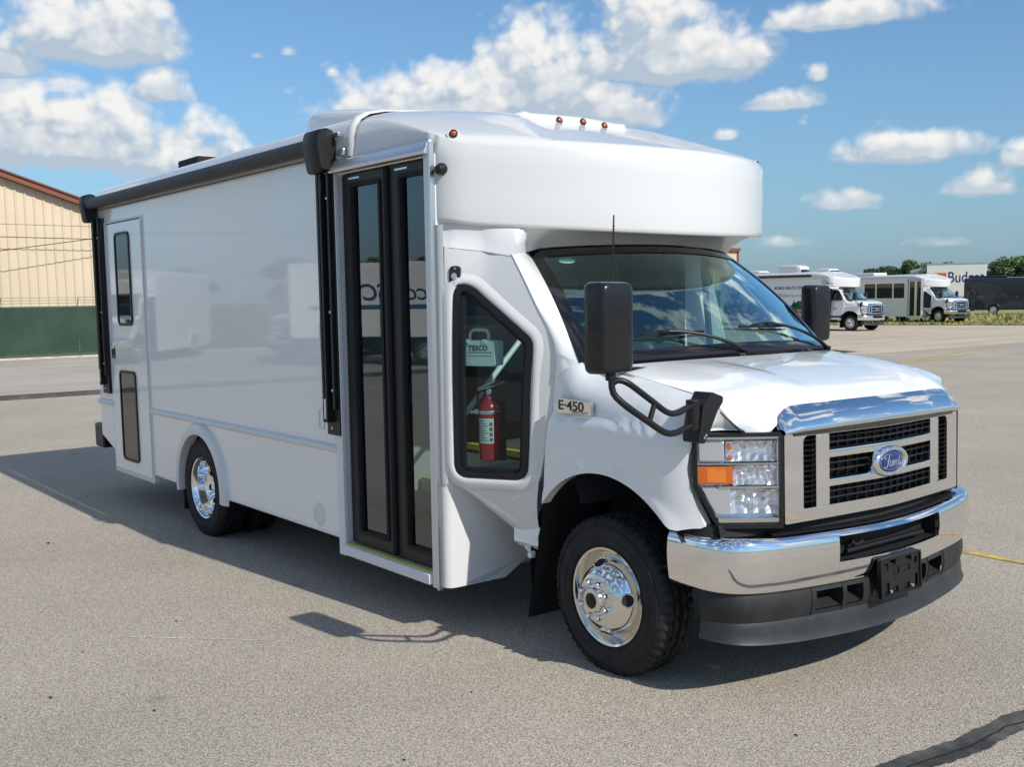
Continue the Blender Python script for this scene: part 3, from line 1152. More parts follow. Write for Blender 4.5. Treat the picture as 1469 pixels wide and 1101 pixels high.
# small latch plate and reflectors
mb = MB()
ring(mb, roundpoly([(-2.24, .96), (-2.17, .96), (-2.17, 1.08), (-2.24, 1.08)], .01), .010, XZ(SY), -.001, .006)
mb.build('latch_plate', WTRIM, bus)
MB().box(-2.20, -2.185, -1.2235, -1.218, 1.43, 1.60).build('side_decal', WTRIM, bus)

# rear entry door ----------------------------------------------------------
rd = MB().prism(roundpoly([(-6.02, .30), (-5.13, .30), (-5.13, 2.405), (-6.02, 2.405)], .012), XZ(SY), -.002, .012).build('rear_door', PAINT, bus, bevel=.003)
mb = MB()
ring(mb, [(-6.055, .262), (-5.095, .262), (-5.095, 2.43), (-6.055, 2.43)], .033, XZ(SY), -.002, .007)
mb.build('frame', WTRIM, rd)
MB().box(-6.00, -5.15, -1.231, -1.219, 2.407, 2.414).build('door_gap', BLKM, rd)
for (x0, x1, z0, z1) in ((-5.76, -5.40, 1.545, 2.325), (-5.80, -5.40, .39, 1.165)):
    P = roundpoly([(x0, z0), (x1, z0), (x1, z1), (x0, z1)], .065)
    mb = MB(); ring(mb, P, .022, XZ(SY - .012), -.002, .012)
    wv = mb.build('window', BLK, rd, bevel=.003)
    MB().prism(inset(P, .018), XZ(SY - .012), -.004, .005).build('pane', G_DARK, wv)
hd = MB().prism(roundpoly([(-5.97, 1.26), (-5.86, 1.26), (-5.86, 1.40), (-5.97, 1.40)], .012), XZ(SY - .012), 0, .008).build('handle', CHROME, rd, bevel=.003)
MB().prism(roundpoly([(-5.955, 1.28), (-5.875, 1.28), (-5.875, 1.365), (-5.955, 1.365)], .008), XZ(SY - .012), .007, .0095).build('recess', BLKG, hd)
MB().box(-5.945, -5.885, -1.252, -1.24, 1.345, 1.372).build('paddle', CHROME, hd, bevel=.004)
mb = MB()
for i in range(52):
    z = .34 + i * .0395
    mb.box(-5.128, -5.112, -1.236, -1.229, z, z + .028)
mb.build('piano_hinge', WTRIM, rd, flat=True)
# rear bumper edge and hitch
MB().box(-6.66, -6.42, -1.215, 1.215, .42, .64).build('rear_bumper', BLK, bus, bevel=.02)

# awning -------------------------------------------------------------------
aw = MB().tube([(-6.24, -1.29, 2.598), (-2.06, -1.29, 2.598)], .046, 24)
mb = aw
awn = mb.build('awning', AWNV, bus, ang=50)
MB().box(-6.24, -2.10, -1.27, -1.221, 2.628, 2.652).build('flap', BLK, awn, bevel=.006)
MB().box(-6.3, -1.86, -1.245, -1.221, 2.635, 2.66).build('wall_track', ALU, awn, bevel=.004)


def awn_cap(x0, x1, scale=1.0):
    P = roundpoly([(-1.222, 2.445), (-1.222, 2.675), (-1.27, 2.69), (-1.335, 2.675), (-1.352, 2.61), (-1.325, 2.44)], [.02, .03, .03, .04, .05, .03])
    mb = MB()
    k = [(x0, .9), (x0 + .012, 1.0), (x1 - .02, 1.0), (x1, .86)]
    cy, cz = -1.28, 2.57
    rows = [[(x, cy + (a - cy) * s, cz + (b - cz) * s) for a, b in P] for x, s in k]
    mb.grid(rows, cu=True)
    mb.add(rows[0], [tuple(range(len(P)))])
    mb.add(rows[-1], [tuple(range(len(P)))])
    return mb


awn_cap(-2.095, -1.925).build('end_cap', BLK, awn, ang=45)
awn_cap(-6.32, -6.2).build('end_cap', BLK, awn, ang=45)
for xa, xb in ((-2.08, -1.93), (-6.22, -6.05)):
    mb = MB()
    mb.box(xa, xb, -1.252, -1.221, .945, 2.47)
    mb.box(xa + .01, xa + .035, -1.285, -1.25, 1.02, 2.47)
    mb.box(xa + .055, xa + .075, -1.290, -1.25, 1.02, 2.47)
    mb.box(xb - .035, xb - .01, -1.275, -1.25, 1.10, 2.47)
    am = mb.build('awning_arm', BLK, awn, bevel=.003)
    MB().box(xa + .045, xa + .062, -1.296, -1.252, 1.04, 1.16).build('release_bar', ALU, am, bevel=.004)
    for z in (.985, 1.21, 1.66, 2.3):
        MB().lathe([(.009, 0), (.008, .005), (0, .007)], 8, (xb - .028 if z > 1 else xa + .06, -1.252 if z < 1.1 else -1.275, z)).build('bolt', ALU, am)
# rain gutter stubs
MB().box(-1.87, -1.80, -1.25, -1.221, 2.525, 2.565).build('gutter_stub', ALU, bus, bevel=.006)
hr = MB()
hr.prism([(-1.221, 2.435), (-1.27, 2.435), (-1.275, 2.45), (-1.262, 2.465), (-1.25, 2.50), (-1.221, 2.515)], lambda a, b, d: (d, a, b), -1.985, -.965)
hdr = hr.build('door_header_rail', ALU, bus, bevel=.003)
for i in range(6):
    MB().lathe([(.005, 0), (.004, .003), (0, .004)], 8, (-1.9 + i * .17, -1.2505, 2.49), (0, -1, .35)).build('screw', ALU, hdr)

# entry door ----------------------------------------------------------------
for (x0, x1) in ((-1.998, -1.925), (-1.018, -.958)):
    MB().box(x0, x1, -1.243, -1.215, .24, 2.445).build('door_jamb', WTRIM, bus, bevel=.004)
MB().box(-.968, -.953, -1.25, -1.22, .235, 2.50).build('jamb_edge', ALU, bus, bevel=.003)
DY = -1.19
for (x0, x1, ga, gb) in ((-1.912, -1.425, -1.80, -1.515), (-1.425, -1.0, -1.295, -1.012)):
    mb = MB()
    mb.prism([(x0 + .004, .325), (x1 - .004, .325), (x1 - .004, 2.425), (x0 + .004, 2.425)], XZ(DY), -.03, .012, holes=[roundpoly([(ga, .41), (gb, .41), (gb, 2.355), (ga, 2.355)], .012)])
    dl = mb.build('entry_door_leaf', BLK, bus, bevel=.004)
    MB().box(ga - .005, gb + .005, DY + .004, DY + .012, .405, 2.36).build('glass', G_DOOR, dl)
    mb = MB(); ring(mb, roundpoly([(ga - .022, .388), (gb + .022, .388), (gb + .022, 2.377), (ga - .022, 2.377)], .03), .022, XZ(DY), .011, .020)
    mb.build('glass_seal', BLKM, dl, bevel=.003)
    MB().box(x0 + .08, x0 + .2, DY - .016, DY - .012, 2.395, 2.405).build('hinge_pin', ALU, dl)
MB().tube([(-1.425, DY - .02, .33), (-1.425, DY - .02, 2.42)], .016, 8).build('door_seal', BLKM, bus)
st = MB().box(-1.93, -1.02, -1.262, -1.0, .252, .312).build('door_step', WTRIM, bus, bevel=.008)
MB().box(-1.93, -1.02, -1.235, -1.21, .311, .317).build('step_edge', YEL, st)
MB().box(-.952, -.93, -1.2, -1.0, .25, .3).build('step_bracket', WTRIM, st)

# ------------------------------------------------------------------ entry pod beside the cab
def PW(a, b, d):
    e = .004
    n = Vector((yw(a + e, b) - yw(a - e, b), -2 * e, 0)).normalized()
    nz = (yw(a, b + e) - yw(a, b - e)) / (2 * e)
    n = Vector((n.x, n.y, nz * .9)).normalized()
    return (a + n.x * d, yw(a, b) + n.y * d, b + n.z * d)


WN = Vector((.42, -1, 0)).normalized()


def warp(mb, fn, xs=(), zs=()):
    """cut a flat (a, depth, b) piece along lines and lay it over a curved surface"""
    bm = bmesh.new(); me = bpy.data.meshes.new('t'); me.from_pydata(mb.v, [], mb.f); bm.from_mesh(me); bpy.data.meshes.remove(me)
    for x in xs:
        bmesh.ops.bisect_plane(bm, geom=bm.verts[:] + bm.edges[:] + bm.faces[:], plane_co=(x, 0, 0), plane_no=(1, 0, 0), dist=1e-5)
    for z in zs:
        bmesh.ops.bisect_plane(bm, geom=bm.verts[:] + bm.edges[:] + bm.faces[:], plane_co=(0, 0, z), plane_no=(0, 0, 1), dist=1e-5)
    out = MB(); bm.verts.index_update()
    out.v = [tuple(fn(v.co.x, v.co.z, v.co.y)) for v in bm.verts]
    out.f = [tuple(v.index for v in f.verts) for f in bm.faces]
    out.mi = [0] * len(out.f)
    bm.free()
    return out


FLAT = lambda a, b, d: (a, d, b)
PZ = [1.25 + .06 * i for i in range(13)]
PXC = [-.90 + .04 * i for i in range(12)]
CA = [(-.615, 1.927), (-.535, 1.812), (-.454, 1.681), (-.384, 1.568), (-.346, 1.456), (-.339, 1.343), (-.353, 1.229), (-.380, 1.063), (-.405, .945), (-.425, .86)]
WINP = roundpoly([(-.866, .832), (-.482, .842), (-.455, 1.520), (-.866, 1.842)], [.075, .075, .085, .06], 8)
outl = [(-.905, .84), (-.43, .84)] + [(a, b) for a, b in reversed(CA)] + [(-.671, 1.940), (-.774, 1.960), (-.905, 1.985)]
mb = MB()
mb.prism(outl, FLAT, 0, -.03, holes=[WINP])
pod = warp(mb, PW, PXC, PZ).build('pod_wall', FIBRE, bus, ang=40)
# raised moulding that rolls up to the window opening
mb = MB()
o1 = inset(WINP, -.055)
rows = [[PW(a, b, d) for a, b in inset(WINP, -k)] for k, d in ((.052, .001), (.03, .010), (.012, .012), (.0, .004), (-.004, -.02))]
mb.grid(rows, cu=True)
mb.build('window_moulding', FIBRE, bus, ang=60)
mb = MB()
ring(mb, inset(WINP, .001), .030, FLAT, -.02, .008)
pwf = warp(mb, PW, (), PZ).build('pod_window', BLK, bus, bevel=.006)
mb = MB(); ring(mb, inset(WINP, .030), .020, FLAT, -.03, -.008)
warp(mb, PW, (), PZ).build('inner_seal', BLKM, pwf, bevel=.004)
warp(MB().prism(inset(WINP, .027), FLAT, -.018, -.013), PW, (), PZ).build('pane', G_POD, pwf)
# rounded corner strip from the jamb to the pod wall
mb = MB()
q0, q1, q2 = Vector((-.957, -1.222)), Vector((-.935, -1.226)), Vector((-.905, yw(-.905)))
rows = []
for i in range(9):
    t = i / 8
    q = q0 * (1 - t) ** 2 + q1 * 2 * t * (1 - t) + q2 * t * t
    rows.append([(q.x, q.y, z) for z in (.79, 1.2, 1.6, 2.0, 2.09)])
mb.grid(rows)
mb.build('corner_strip', FIBRE, bus, ang=60)
# lower pod skin that tucks under to the rocker
mb = MB()
rows = []
for i in range(15):
    t = i / 14
    x0_ = lerp(-.915, -.43, t)
    x = x0_
    zb = interp([(-.915, .72), (-.86, .69), (-.766, .615), (-.6, .52), (-.495, .465), (-.43, .45)], x)[0]
    r = []
    for j in range(10):
        s = j / 9
        z = lerp(.842, zb, s)
        ins = .02 + .17 * (s ** 2.2) * (1 - .2 * t)
        if j == 0:
            ins = 0
        yb = yw(x) + ins - .02 * (1 - s) * (j > 0)
        x = lerp(-.915, -.43 - .085 * s, t)
        r.append((x, yb, z))
    r.append((x, yw(x) + .42, zb + .03))
    rows.append(r)
mb.grid(rows)
mb.build('pod_skirt', FIBRE, bus, ang=60)
# step well: front wall facing forward, rounded corner, bottom cut
mb = MB()
cor = []
for i in range(9):
    a = PI / 2 * i / 8
    cor.append((-.957 + .05 * math.sin(a) , -1.222 + .05 * (1 - math.cos(a))))
line = cor + [(-.905, -1.0), (-.90, -.86), (-.895, -.70)]
def zbot(y):
    return interp([(-1.3, .248), (-.83, .25), (-.74, .345), (-.6, .345)], y)[0]
mb.grid([[(x, y, zbot(y)) for x, y in line], [(x, y, .5) for x, y in line], [(x, y, .80) for x, y in line], [(x, y, .86) for x, y in line]])
mb.add([(x, y, zbot(y)) for x, y in line] + [(-1.0, -.7, .345), (-1.0, -1.2, .248)], [tuple(range(len(line) + 2))])
mb.build('stepwell_wall', FIBRE, bus, ang=50)
# rocker behind the wheel and a small drain bracket
mb = MB()
mb.grid([[(x, y, z) for x in (-.66, -.47)] for y, z in ((-.97, .60), (-.985, .56), (-.985, .51), (-.95, .48), (-.7, .48))])
mb.build('rocker', PAINT, bus)
mb = MB()
mb.tube([(-.66, -.93, .50), (-.58, -.955, .472), (-.53, -.965, .462)], .011, 8).box(-.56, -.53, -.98, -.955, .44, .465)
mb.build('rocker_bracket', WTRIM, bus)
# side light and tiny side camera
sl = MB().prism(roundpoly([(-.883, 1.785), (-.839, 1.785), (-.839, 1.885), (-.883, 1.885)], .021), PW, 0, .008).build('side_light', BLKG, bus, bevel=.003)
c = Vector(PW(-.861, 1.835, .008))
MB().lathe([(.017, 0), (.017, .008), (.013, .012), (.008, .009), (0, .009)], 20, c, WN).build('lens', CHROME, sl)
for z in (1.80, 1.872):
    MB().lathe([(.006, 0), (.005, .004), (0, .005)], 8, PW(-.861, z, .008), WN).build('screw', ALU, sl)
mb = MB().lathe([(.03, -.01), (.03, .012), (.022, .034), (.008, .042), (0, .042)], 14, (-.915, -1.203, 2.36), (.35, -1, -.1))
mb.build('side_camera', BLK, bus, bevel=.002)

# ------------------------------------------------------------------ cab: windshield, pillars
def ws_top(y):
    k = y / .76
    return (-.615 - .178 * k * k, y, 1.990 - .026 * k * k)


def ws_bot(y):
    k = y / .93
    return (.035 - .24 * k * k, y, 1.452 - .036 * k * k)


def ws(s, t, off=0):        # s in -1..1 across, t 0 top .. 1 bottom
    a, b = Vector(ws_top(.76 * s)), Vector(ws_bot(.93 * s))
    p = a.lerp(b, t)
    n = Vector((.62, .25 * s, .75)).normalized()
    bow = .035 * math.sin(PI * t)
    return tuple(p + n * (bow + off))


mb = MB()
ns, ntt = 32, 12
mb.grid([[ws(-1 + 2 * j / ns, i / ntt) for j in range(ns + 1)] for i in range(ntt + 1)])
wsh = mb.build('windshield', G_WIND, bus, ang=80)
mb = MB()
W = []
for i in range(41):
    W.append((-1 + 2 * i / 40, 0))
for i in range(1, 21):
    W.append((1, i / 20))
for i in range(1, 41):
    W.append((1 - 2 * i / 40, 1))
for i in range(1, 20):
    W.append((-1, 1 - i / 20))
def insw(s, t, ds, dt):
    return (max(-1 + ds, min(1 - ds, s)), max(dt, min(1 - dt * .6, t)))
mb.grid([[ws(s, t, -.004) for s, t in W], [ws(s * 1.012, t, .006) for s, t in W], [ws(*insw(s, t, .03, .035), .008) for s, t in W], [ws(*insw(s, t, .062, .085), .004) for s, t in W]], cu=True)
mb.build('black_border', BLKG, wsh, ang=60)
# oval sticker high in the corner, seen from behind the glass
mb = MB()
cen = (-.80, .13)
def st_pt(r, a):
    return ws(cen[0] + .052 * r * math.cos(a), cen[1] + .032 * r * math.sin(a), -.006)
mb.add([st_pt(1, 2 * PI * i / 24) for i in range(24)], [tuple(range(24))])
mb.build('oval_sticker', mat('pale_green_sticker', (.42, .72, .58), .6), wsh)
# A pillars: from the pod wall round to the glass, both sides
def pillar(mir=False):
    mb = MB()
    yy = yw
    A = resample([(-.625 if not mir else -.88, yw(-.625, 1.94) if not mir else -.79, 1.94)] + ([(x, yw(x, z), z) for x, z in CA[:6]] if not mir else [(-.86, -.80, 1.94), (-.62, -.885, 1.67), (-.42, -.955, 1.44), (-.40, -.96, 1.42)]), 17)
    B = [Vector(ws(-1.008, -.05 + 1.05 * i / 16, .004)) for i in range(17)]
    rows = []
    for a, b in zip(A, B):
        if mir:
            rows.append([tuple(a.lerp(b, k / 5)) for k in range(6)])
            continue
        m1 = a.lerp(b, .12) + Vector((.012, -.014, .004))
        m2 = a.lerp(b, .45) + Vector((.016, -.018, .012))
        m3 = a.lerp(b, .78) + Vector((.006, -.006, .008))
        rows.append([a + Vector((-.004, .012, 0)), a + Vector((.003, -.004, 0)), m1, m2, m3, b])
    mb.grid(rows)
    mb = mb.mirror_y() if mir else mb
    return mb.build('windshield_pillar', PAINT, bus, ang=60)
pillar(); pillar(True)
# small head strip between soffit and glass
mb = MB()
mb.grid([[Vector(ws(-1.03 + 2.06 * j / 32, -.02, o)) + Vector((-dx, 0, dz)) for j in range(33)] for o, dx, dz in ((.006, 0, 0), (.012, .02, .012), (0, .06, .03))])
mb.build('windshield_head', FIBRE, bus, ang=60)

# ------------------------------------------------------------------ cab: hood, fenders
def hood_edge(t):       # right-hand shut line, t 0 rear .. 1 front
    return interp([(0, -.10, -.865, 1.397), (.5, .34, -.868, 1.326), (.66, .53, -.868, 1.288), (.8, .575, -.850, 1.244), (.88, .605, -.830, 1.207), (.95, .625, -.806, 1.178), (1, .640, -.785, 1.160)], t)


HC = [
    (0, [(.10, 0, 1.424), (.095, -.2, 1.424), (.07, -.4, 1.422), (.03, -.58, 1.418), (-.01, -.70, 1.413), (-.04, -.77, 1.409), (-.07, -.82, 1.404), (-.09, -.85, 1.400), (-.10, -.865, 1.397)]),
    (.5, [(.42, 0, 1.376), (.42, -.2, 1.376), (.415, -.4, 1.374), (.41, -.56, 1.374), (.40, -.68, 1.364), (.39, -.76, 1.352), (.375, -.81, 1.342), (.36, -.845, 1.333), (.34, -.868, 1.326)]),
    (.66, [(.55, 0, 1.346), (.55, -.2, 1.346), (.55, -.4, 1.344), (.55, -.55, 1.342), (.55, -.66, 1.333), (.55, -.75, 1.320), (.545, -.80, 1.308), (.54, -.845, 1.297), (.53, -.868, 1.288)]),
    (.8, [(.65, 0, 1.316), (.65, -.2, 1.316), (.645, -.38, 1.314), (.635, -.53, 1.310), (.625, -.63, 1.302), (.615, -.71, 1.289), (.60, -.775, 1.272), (.59, -.82, 1.257), (.575, -.850, 1.244)]),
    (.92, [(.715, 0, 1.284), (.713, -.2, 1.284), (.70, -.38, 1.282), (.685, -.53, 1.277), (.683, -.625, 1.266), (.672, -.69, 1.244), (.655, -.75, 1.222), (.635, -.795, 1.204), (.614, -.820, 1.189)]),
    (1, [(.745, 0, 1.264), (.742, -.2, 1.264), (.728, -.38, 1.263), (.705, -.535, 1.259), (.703, -.612, 1.247), (.708, -.652, 1.224), (.712, -.684, 1.186), (.698, -.728, 1.164), (.640, -.785, 1.160)])]


def hood_section(t):
    ks = [k for k, _ in HC]
    i = max(j for j in range(len(ks)) if ks[j] <= t + 1e-9)
    i = min(i, len(ks) - 2)
    u = (t - ks[i]) / (ks[i + 1] - ks[i])
    h00, h10, h01, h11 = 2*u**3-3*u*u+1, u**3-2*u*u+u, -2*u**3+3*u*u, u**3-u*u
    d = ks[i + 1] - ks[i]
    out = []
    for j in range(9):
        P = [Vector(c[1][j]) for c in HC]
        def tan(k):
            a, b = max(k - 1, 0), min(k + 1, len(HC) - 1)
            return (P[b] - P[a]) / (ks[b] - ks[a])
        out.append(P[i] * h00 + tan(i) * d * h10 + P[i + 1] * h01 + tan(i + 1) * d * h11)
    return out


mb = MB()
rows = []
for i in range(33):
    t = i / 32
    h = resample(hood_section(t), 25)
    h = [Vector((p.x, p.y, p.z + .009 * math.sin(PI * t) * smooth01((abs(p.y) - .36) / .06) * smooth01((.66 - abs(p.y)) / .12))) for p in h]
    rows.append([tuple(p) for p in h] + [(p.x, -p.y, p.z) for p in reversed(h[:-1])] if False else [(p.x, p.y, p.z) for p in reversed(h)] + [(p.x, -p.y, p.z) for p in h[1:]])
last = rows[-1]
rows.append([(x + .005, y, z - .009) for x, y, z in last])
rows.append([(x - .004, y, z - .022) for x, y, z in last])
mb.grid(rows)
mb.build('hood', PAINT, bus, ang=60)
# dark gap under the shut lines
for s in (-1, 1):
    MB().tube([(p[0] - .001, s * -(p[1] - .004), p[2] - .008) for p in [hood_edge(i / 20) for i in range(21)]], .0028, 6).build('hood_gap', BLKM, bus)


def fend_y(x):
    return -1.0 + .125 * max(0, (x - .33) / .28) ** 2


def fender_mb():
    T = resample([(-.322, -.975, 1.465), (-.23, -.95, 1.43), (-.10, -.868, 1.395), (.2, -.8695, 1.349), (.35, -.871, 1.322), (.53, -.871, 1.286), (.577, -.853, 1.242), (.607, -.833, 1.205), (.626, -.809, 1.178), (.642, -.788, 1.161)], 56)
    arch = [(.53 * math.cos(a), .40 + .53 * math.sin(a)) for a in [R(141) - R(141 - 41) * i / 30 for i in range(31)]]
    B = arch + [(.435, .735), (.50, .752), (.553, .755), (.522, .83), (.486, .93), (.486, 1.05), (.495, 1.145), (.515, 1.158), (.57, 1.163), (.628, 1.162)]
    B = resample([(x, 0, z) for x, z in B], 56, False)
    B = [(p.x, fend_y(p.x), p.z) for p in B]
    rows = []
    NS = 18
    for i, (t, b) in enumerate(zip(T, B)):
        r = []
        for j in range(NS + 1):
            s = j / NS
            x = lerp(t[0], b[0], s)
            z = lerp(t[2], b[2], s)
            ys = fend_y(x)
            drop = (t[2] - z)
            k = 1 - (1 - min(1, drop / .20)) ** 2.4
            y = lerp(t[1], ys + .022, k)
            y -= .022 * smooth01((1.172 - z) / .02)           # belt crease
            y -= .008 * math.sin(PI * max(0, min(1, (1.15 - z) / .35))) if z < 1.15 else 0
            rr = math.hypot(x, z - .40)
            y -= .012 * smooth01(1 - (rr - .53) / .06) if z < 1.0 and x < .46 else 0
            y += .004 * smooth01(1 - (rr - .53) / .012) if z < 1.0 and x < .46 else 0
            r.append((x, y, z))
        # return flange
        x, y, z = r[-1]
        r.append((x * .985, y + .05, z + (.004 if i < 45 else 0)))
        rows.append(r)
    mb = MB()
    mb.grid(rows)
    return mb


fm = fender_mb()
fm.build('front_fender', PAINT, bus, ang=50)
fm.mirror_y().build('front_fender', PAINT, bus, ang=50)
for s in (-1, 1):
    mb = MB()
    mb.grid([[(.545 * math.cos(a), s * y, .41 + .53 * math.sin(a)) for y in (.975, .5)] for a in [PI + .3 - (PI - .25) * i / 24 for i in range(25)]])
    mb.add([(.54 * math.cos(PI * i / 24), s * .52, .40 + .54 * math.sin(PI * i / 24)) for i in range(25)], [tuple(range(25))])
    mb.build('wheel_liner', BLKM, bus)
    mb = MB()
    mb.grid([[(x, s * y, z) for y in (1.0, .62)] for x, z in ((-.408, .77), (-.428, .62), (-.475, .42), (-.540, .14))])
    mb.build('mud_flap', BLKM, bus)
# cab wall behind the fender on the driver's side with a window
mb = MB()
DW = roundpoly([(-.97, 1.43), (-.48, 1.43), (-.52, 1.50), (-.83, 1.88), (-.97, 1.90)], .03)
mb.prism([(-1.0, .50), (-.50, .50), (-.5, .6), (-.30, .9), (-.30, 1.38), (-.42, 1.42), (-.86, 1.94), (-1.0, 1.96)], lambda a, b, d: (a, .985 + d - max(0, (b - 1.42)) * .34, b), 0, -.04, holes=[DW])
mb.build('driver_door', PAINT, bus, bevel=.004)
MB().prism(DW, lambda a, b, d: (a, .965 - max(0, (b - 1.42)) * .34 + d, b), 0, -.005).build('driver_window', G_SIDE, bus)
mb = MB()
mb.grid([[(x, y, z) for z in (.3, 1.2, 2.10)] for x, y in ((-1.56, 1.222), (-1.50, 1.21), (-1.38, 1.10), (-1.20, .99), (-1.08, .93), (-1.06, .7))])
mb.build('driver_corner', FIBRE, bus, ang=50)
mb = MB()
mb.grid([[(x, yw(x, z) + dy, z) for (dx, dy) in ((0, 0), (.002, .008), (-.008, .03), (-.03, .06)) for x in (px + dx,)] for px, z in CA[4:]])
mb.build('pod_edge', FIBRE, bus, ang=60)


# cowl with slots, wipers ---------------------------------------------------
mb = MB()
def cowl(s, t):
    a = Vector(ws(s, .985, .006))
    y = s * .905
    b = Vector((.10 - .20 * s * s, y, 1.412 - .018 * s * s))
    p = a.lerp(b, t)
    return p + Vector((0, 0, -.012 * math.sin(PI * t)))
mb.grid([[cowl(-1 + 2 * j / 60, t) for j in range(61)] for t in (0, .15, .3, .45, .6, .75, .9, 1, 1.15)])
cw = mb.build('cowl', BLK, bus, ang=60)
mb = MB()
for j in range(150):
    s = -.96 + 1.92 * j / 149
    p0, p1 = cowl(s, .34), cowl(s + .004, .70)
    mb.tube([p0 + Vector((0, 0, .002)), p1 + Vector((0, 0, .002))], .0026, 4)
mb.build('cowl_slats', BLKG, cw, flat=True, kind='stuff')
mb = MB()
mb.tube([cowl(-.98 + 1.96 * i / 40, .97) + Vector((0, 0, .006)) for i in range(41)], .006, 6)
for j in range(170):
    s = -.96 + 1.92 * j / 169
    p = cowl(s, .985)
    mb.obox(p + Vector((.004, 0, .004)), (.006, 0, 0), (0, .0016, 0), (0, 0, .005))
mb.build('cowl_seal', BLKM, cw, flat=True, kind='stuff')
for s in (-.14, .52):
    p = cowl(s, .66)
    MB().obox(p + Vector((0, 0, .010)), (.014, 0, 0), (0, .018, 0), (0, 0, .008)).obox(p + Vector((.012, 0, .006)), (.02, 0, 0), (0, .009, 0), (0, 0, .005)).build('washer_nozzle', mat('dark_grey_plastic', (.05, .05, .052), .5), cw, bevel=.003)


def wiper(sp, s0, s1, tb, name='wiper'):
    # pivot on the cowl, arm bending up to the blade that lies along the glass
    piv = cowl(sp, .42) + Vector((0, 0, .012))
    mid_s = (s0 + s1) / 2
    mid = Vector(ws(mid_s, tb, .030))
    path = [piv, piv.lerp(mid, .22) + Vector((.012, 0, .022)), piv.lerp(mid, .5) + Vector((.012, 0, .030)), piv.lerp(mid, .8) + Vector((.006, 0, .020)), mid]
    P = resample(path, 16)
    rr = [lerp(.011, .0055, i / 15) for i in range(16)]
    o = MB().tube(P, rr, 8).build(name, BLK, bus)
    bl = MB()
    bl.tube([ws(lerp(s0, s1, i / 12), tb + .004 * math.sin(PI * i / 12), .014) for i in range(13)], .0065, 6)
    bl.build('blade', BLKM, o)
    MB().tube([ws(lerp(s0, s1, .18 + .64 * i / 8), tb, .020 + .016 * math.sin(PI * i / 8)) for i in range(9)], .0048, 6).build('blade_carrier', BLK, o)
    MB().obox(mid, (.018, 0, 0), (0, .022, 0), (0, 0, .006)).build('blade_clip', BLK, o, bevel=.004)
    MB().lathe([(.02, -.01), (.02, .006), (.012, .012), (0, .012)], 14, piv, (.2, 0, 1)).build('pivot_cap', BLK, o)
    return o


wiper(-.08, -.80, -.28, .86)
wiper(.94, .00, .52, .84)

# E-450 badge ----------------------------------------------------------------
def fy(x, z):
    return fend_y(x) + .022 - .0015
bd = MB().prism(roundpoly([(-.293, 1.187), (-.062, 1.187), (-.062, 1.247), (-.285, 1.257)], .008), lambda a, b, d: (a, -.996 - d, b), -.012, .010).build('badge', CHROME, bus, bevel=.002)
text_obj('lettering', 'E·450', .062, BLKG, bd, (-.285, -1.0062, 1.204), (1, 0, -.012), (0, 0, 1), .0015, squash=1.28, bold=.0012)
text_obj('small_lettering', 'SUPER DUTY', .018, mat('badge_grey', (.2, .2, .21), .4), bd, (-.19, -1.0062, 1.1895), (1, 0, 0), (0, 0, 1), .001, squash=1.1)

# antenna --------------------------------------------------------------------
an = MB().lathe([(.018, -.01), (.016, .012), (.008, .03), (0, .03)], 14, (-.08, -.86, 1.40), (0, 0, 1)).build('antenna', BLK, bus)
mb = MB().tube([(-.08 - .09 * (i / 20), -.86 + .11 * (i / 20), 1.40 + .70 * i / 20) for i in range(21)], .0038, 6)
for i in range(26):
    k = .35 + .6 * i / 26
    p = (-.08 - .09 * k, -.86 + .11 * k, 1.40 + .70 * k)
    mb.lathe([(.0038, -.004), (.0062, 0), (.0038, .004)], 6, p, (-.12, .2, 1))
mb.build('whip', BLKM, an)

# ------------------------------------------------------------------ grille
def gx(y, z):        # face of the grille surround
    return .818 - .058 * (abs(y) / .66) ** 1.3 - .025 * (z - .80)


gr = MB()
# outer chrome surround: header visor
rows = []
VT = [(.748, 0, 1.262), (.744, .2, 1.262), (.733, .38, 1.260), (.711, .535, 1.257), (.708, .594, 1.252), (.711, .635, 1.238), (.717, .662, 1.218), (.728, .677, 1.192), (.744, .683, 1.166)]
VL = [(.814, 0, 1.164), (.811, .2, 1.164), (.803, .38, 1.163), (.788, .535, 1.161), (.780, .594, 1.159), (.774, .635, 1.156), (.770, .655, 1.154), (.767, .668, 1.152), (.764, .676, 1.150)]
vt, vlp = resample(VT, 33), []
for p in vt:                       # matching point on the lip, by share of the width
    i = max(j for j in range(9) if VT[j][1] <= p.y + 1e-6)
    i = min(i, 7)
    u_ = (p.y - VT[i][1]) / max(1e-6, VT[i + 1][1] - VT[i][1])
    vlp.append(Vector(vl(VL[i], VL[i + 1], min(1, max(0, u_)))))
full_t = [Vector((p.x, -p.y, p.z)) for p in reversed(vt)] + vt[1:]
full_l = [Vector((p.x, -p.y, p.z)) for p in reversed(vlp)] + vlp[1:]
for k in range(7):
    t = k / 6
    rows.append([A_.lerp(B_, t) + Vector((.009, 0, .006)) * math.sin(PI * t) * (1 if abs(A_.y) < .6 else .5) for A_, B_ in zip(full_t, full_l)])
rows.insert(0, [p + Vector((-.014, 0, -.004)) for p in full_t])
rows.append([p + Vector((-.002, 0, -.006)) for p in full_l])
rows.append([p + Vector((-.010, 0, -.010)) for p in full_l])
gr.grid(rows)
grille = gr.build('grille', CHROME, bus, ang=50)


def gplate(poly, holes=(), d0=-.03, d1=.0, name='grille_frame', m=None, bevel=.005):
    # thin plate that follows the curve of the grille; poly in (y, z)
    mb = MB()
    mb.prism(poly, lambda a, b, d: (d, a, b), d0, d1, holes=holes)
    return mb


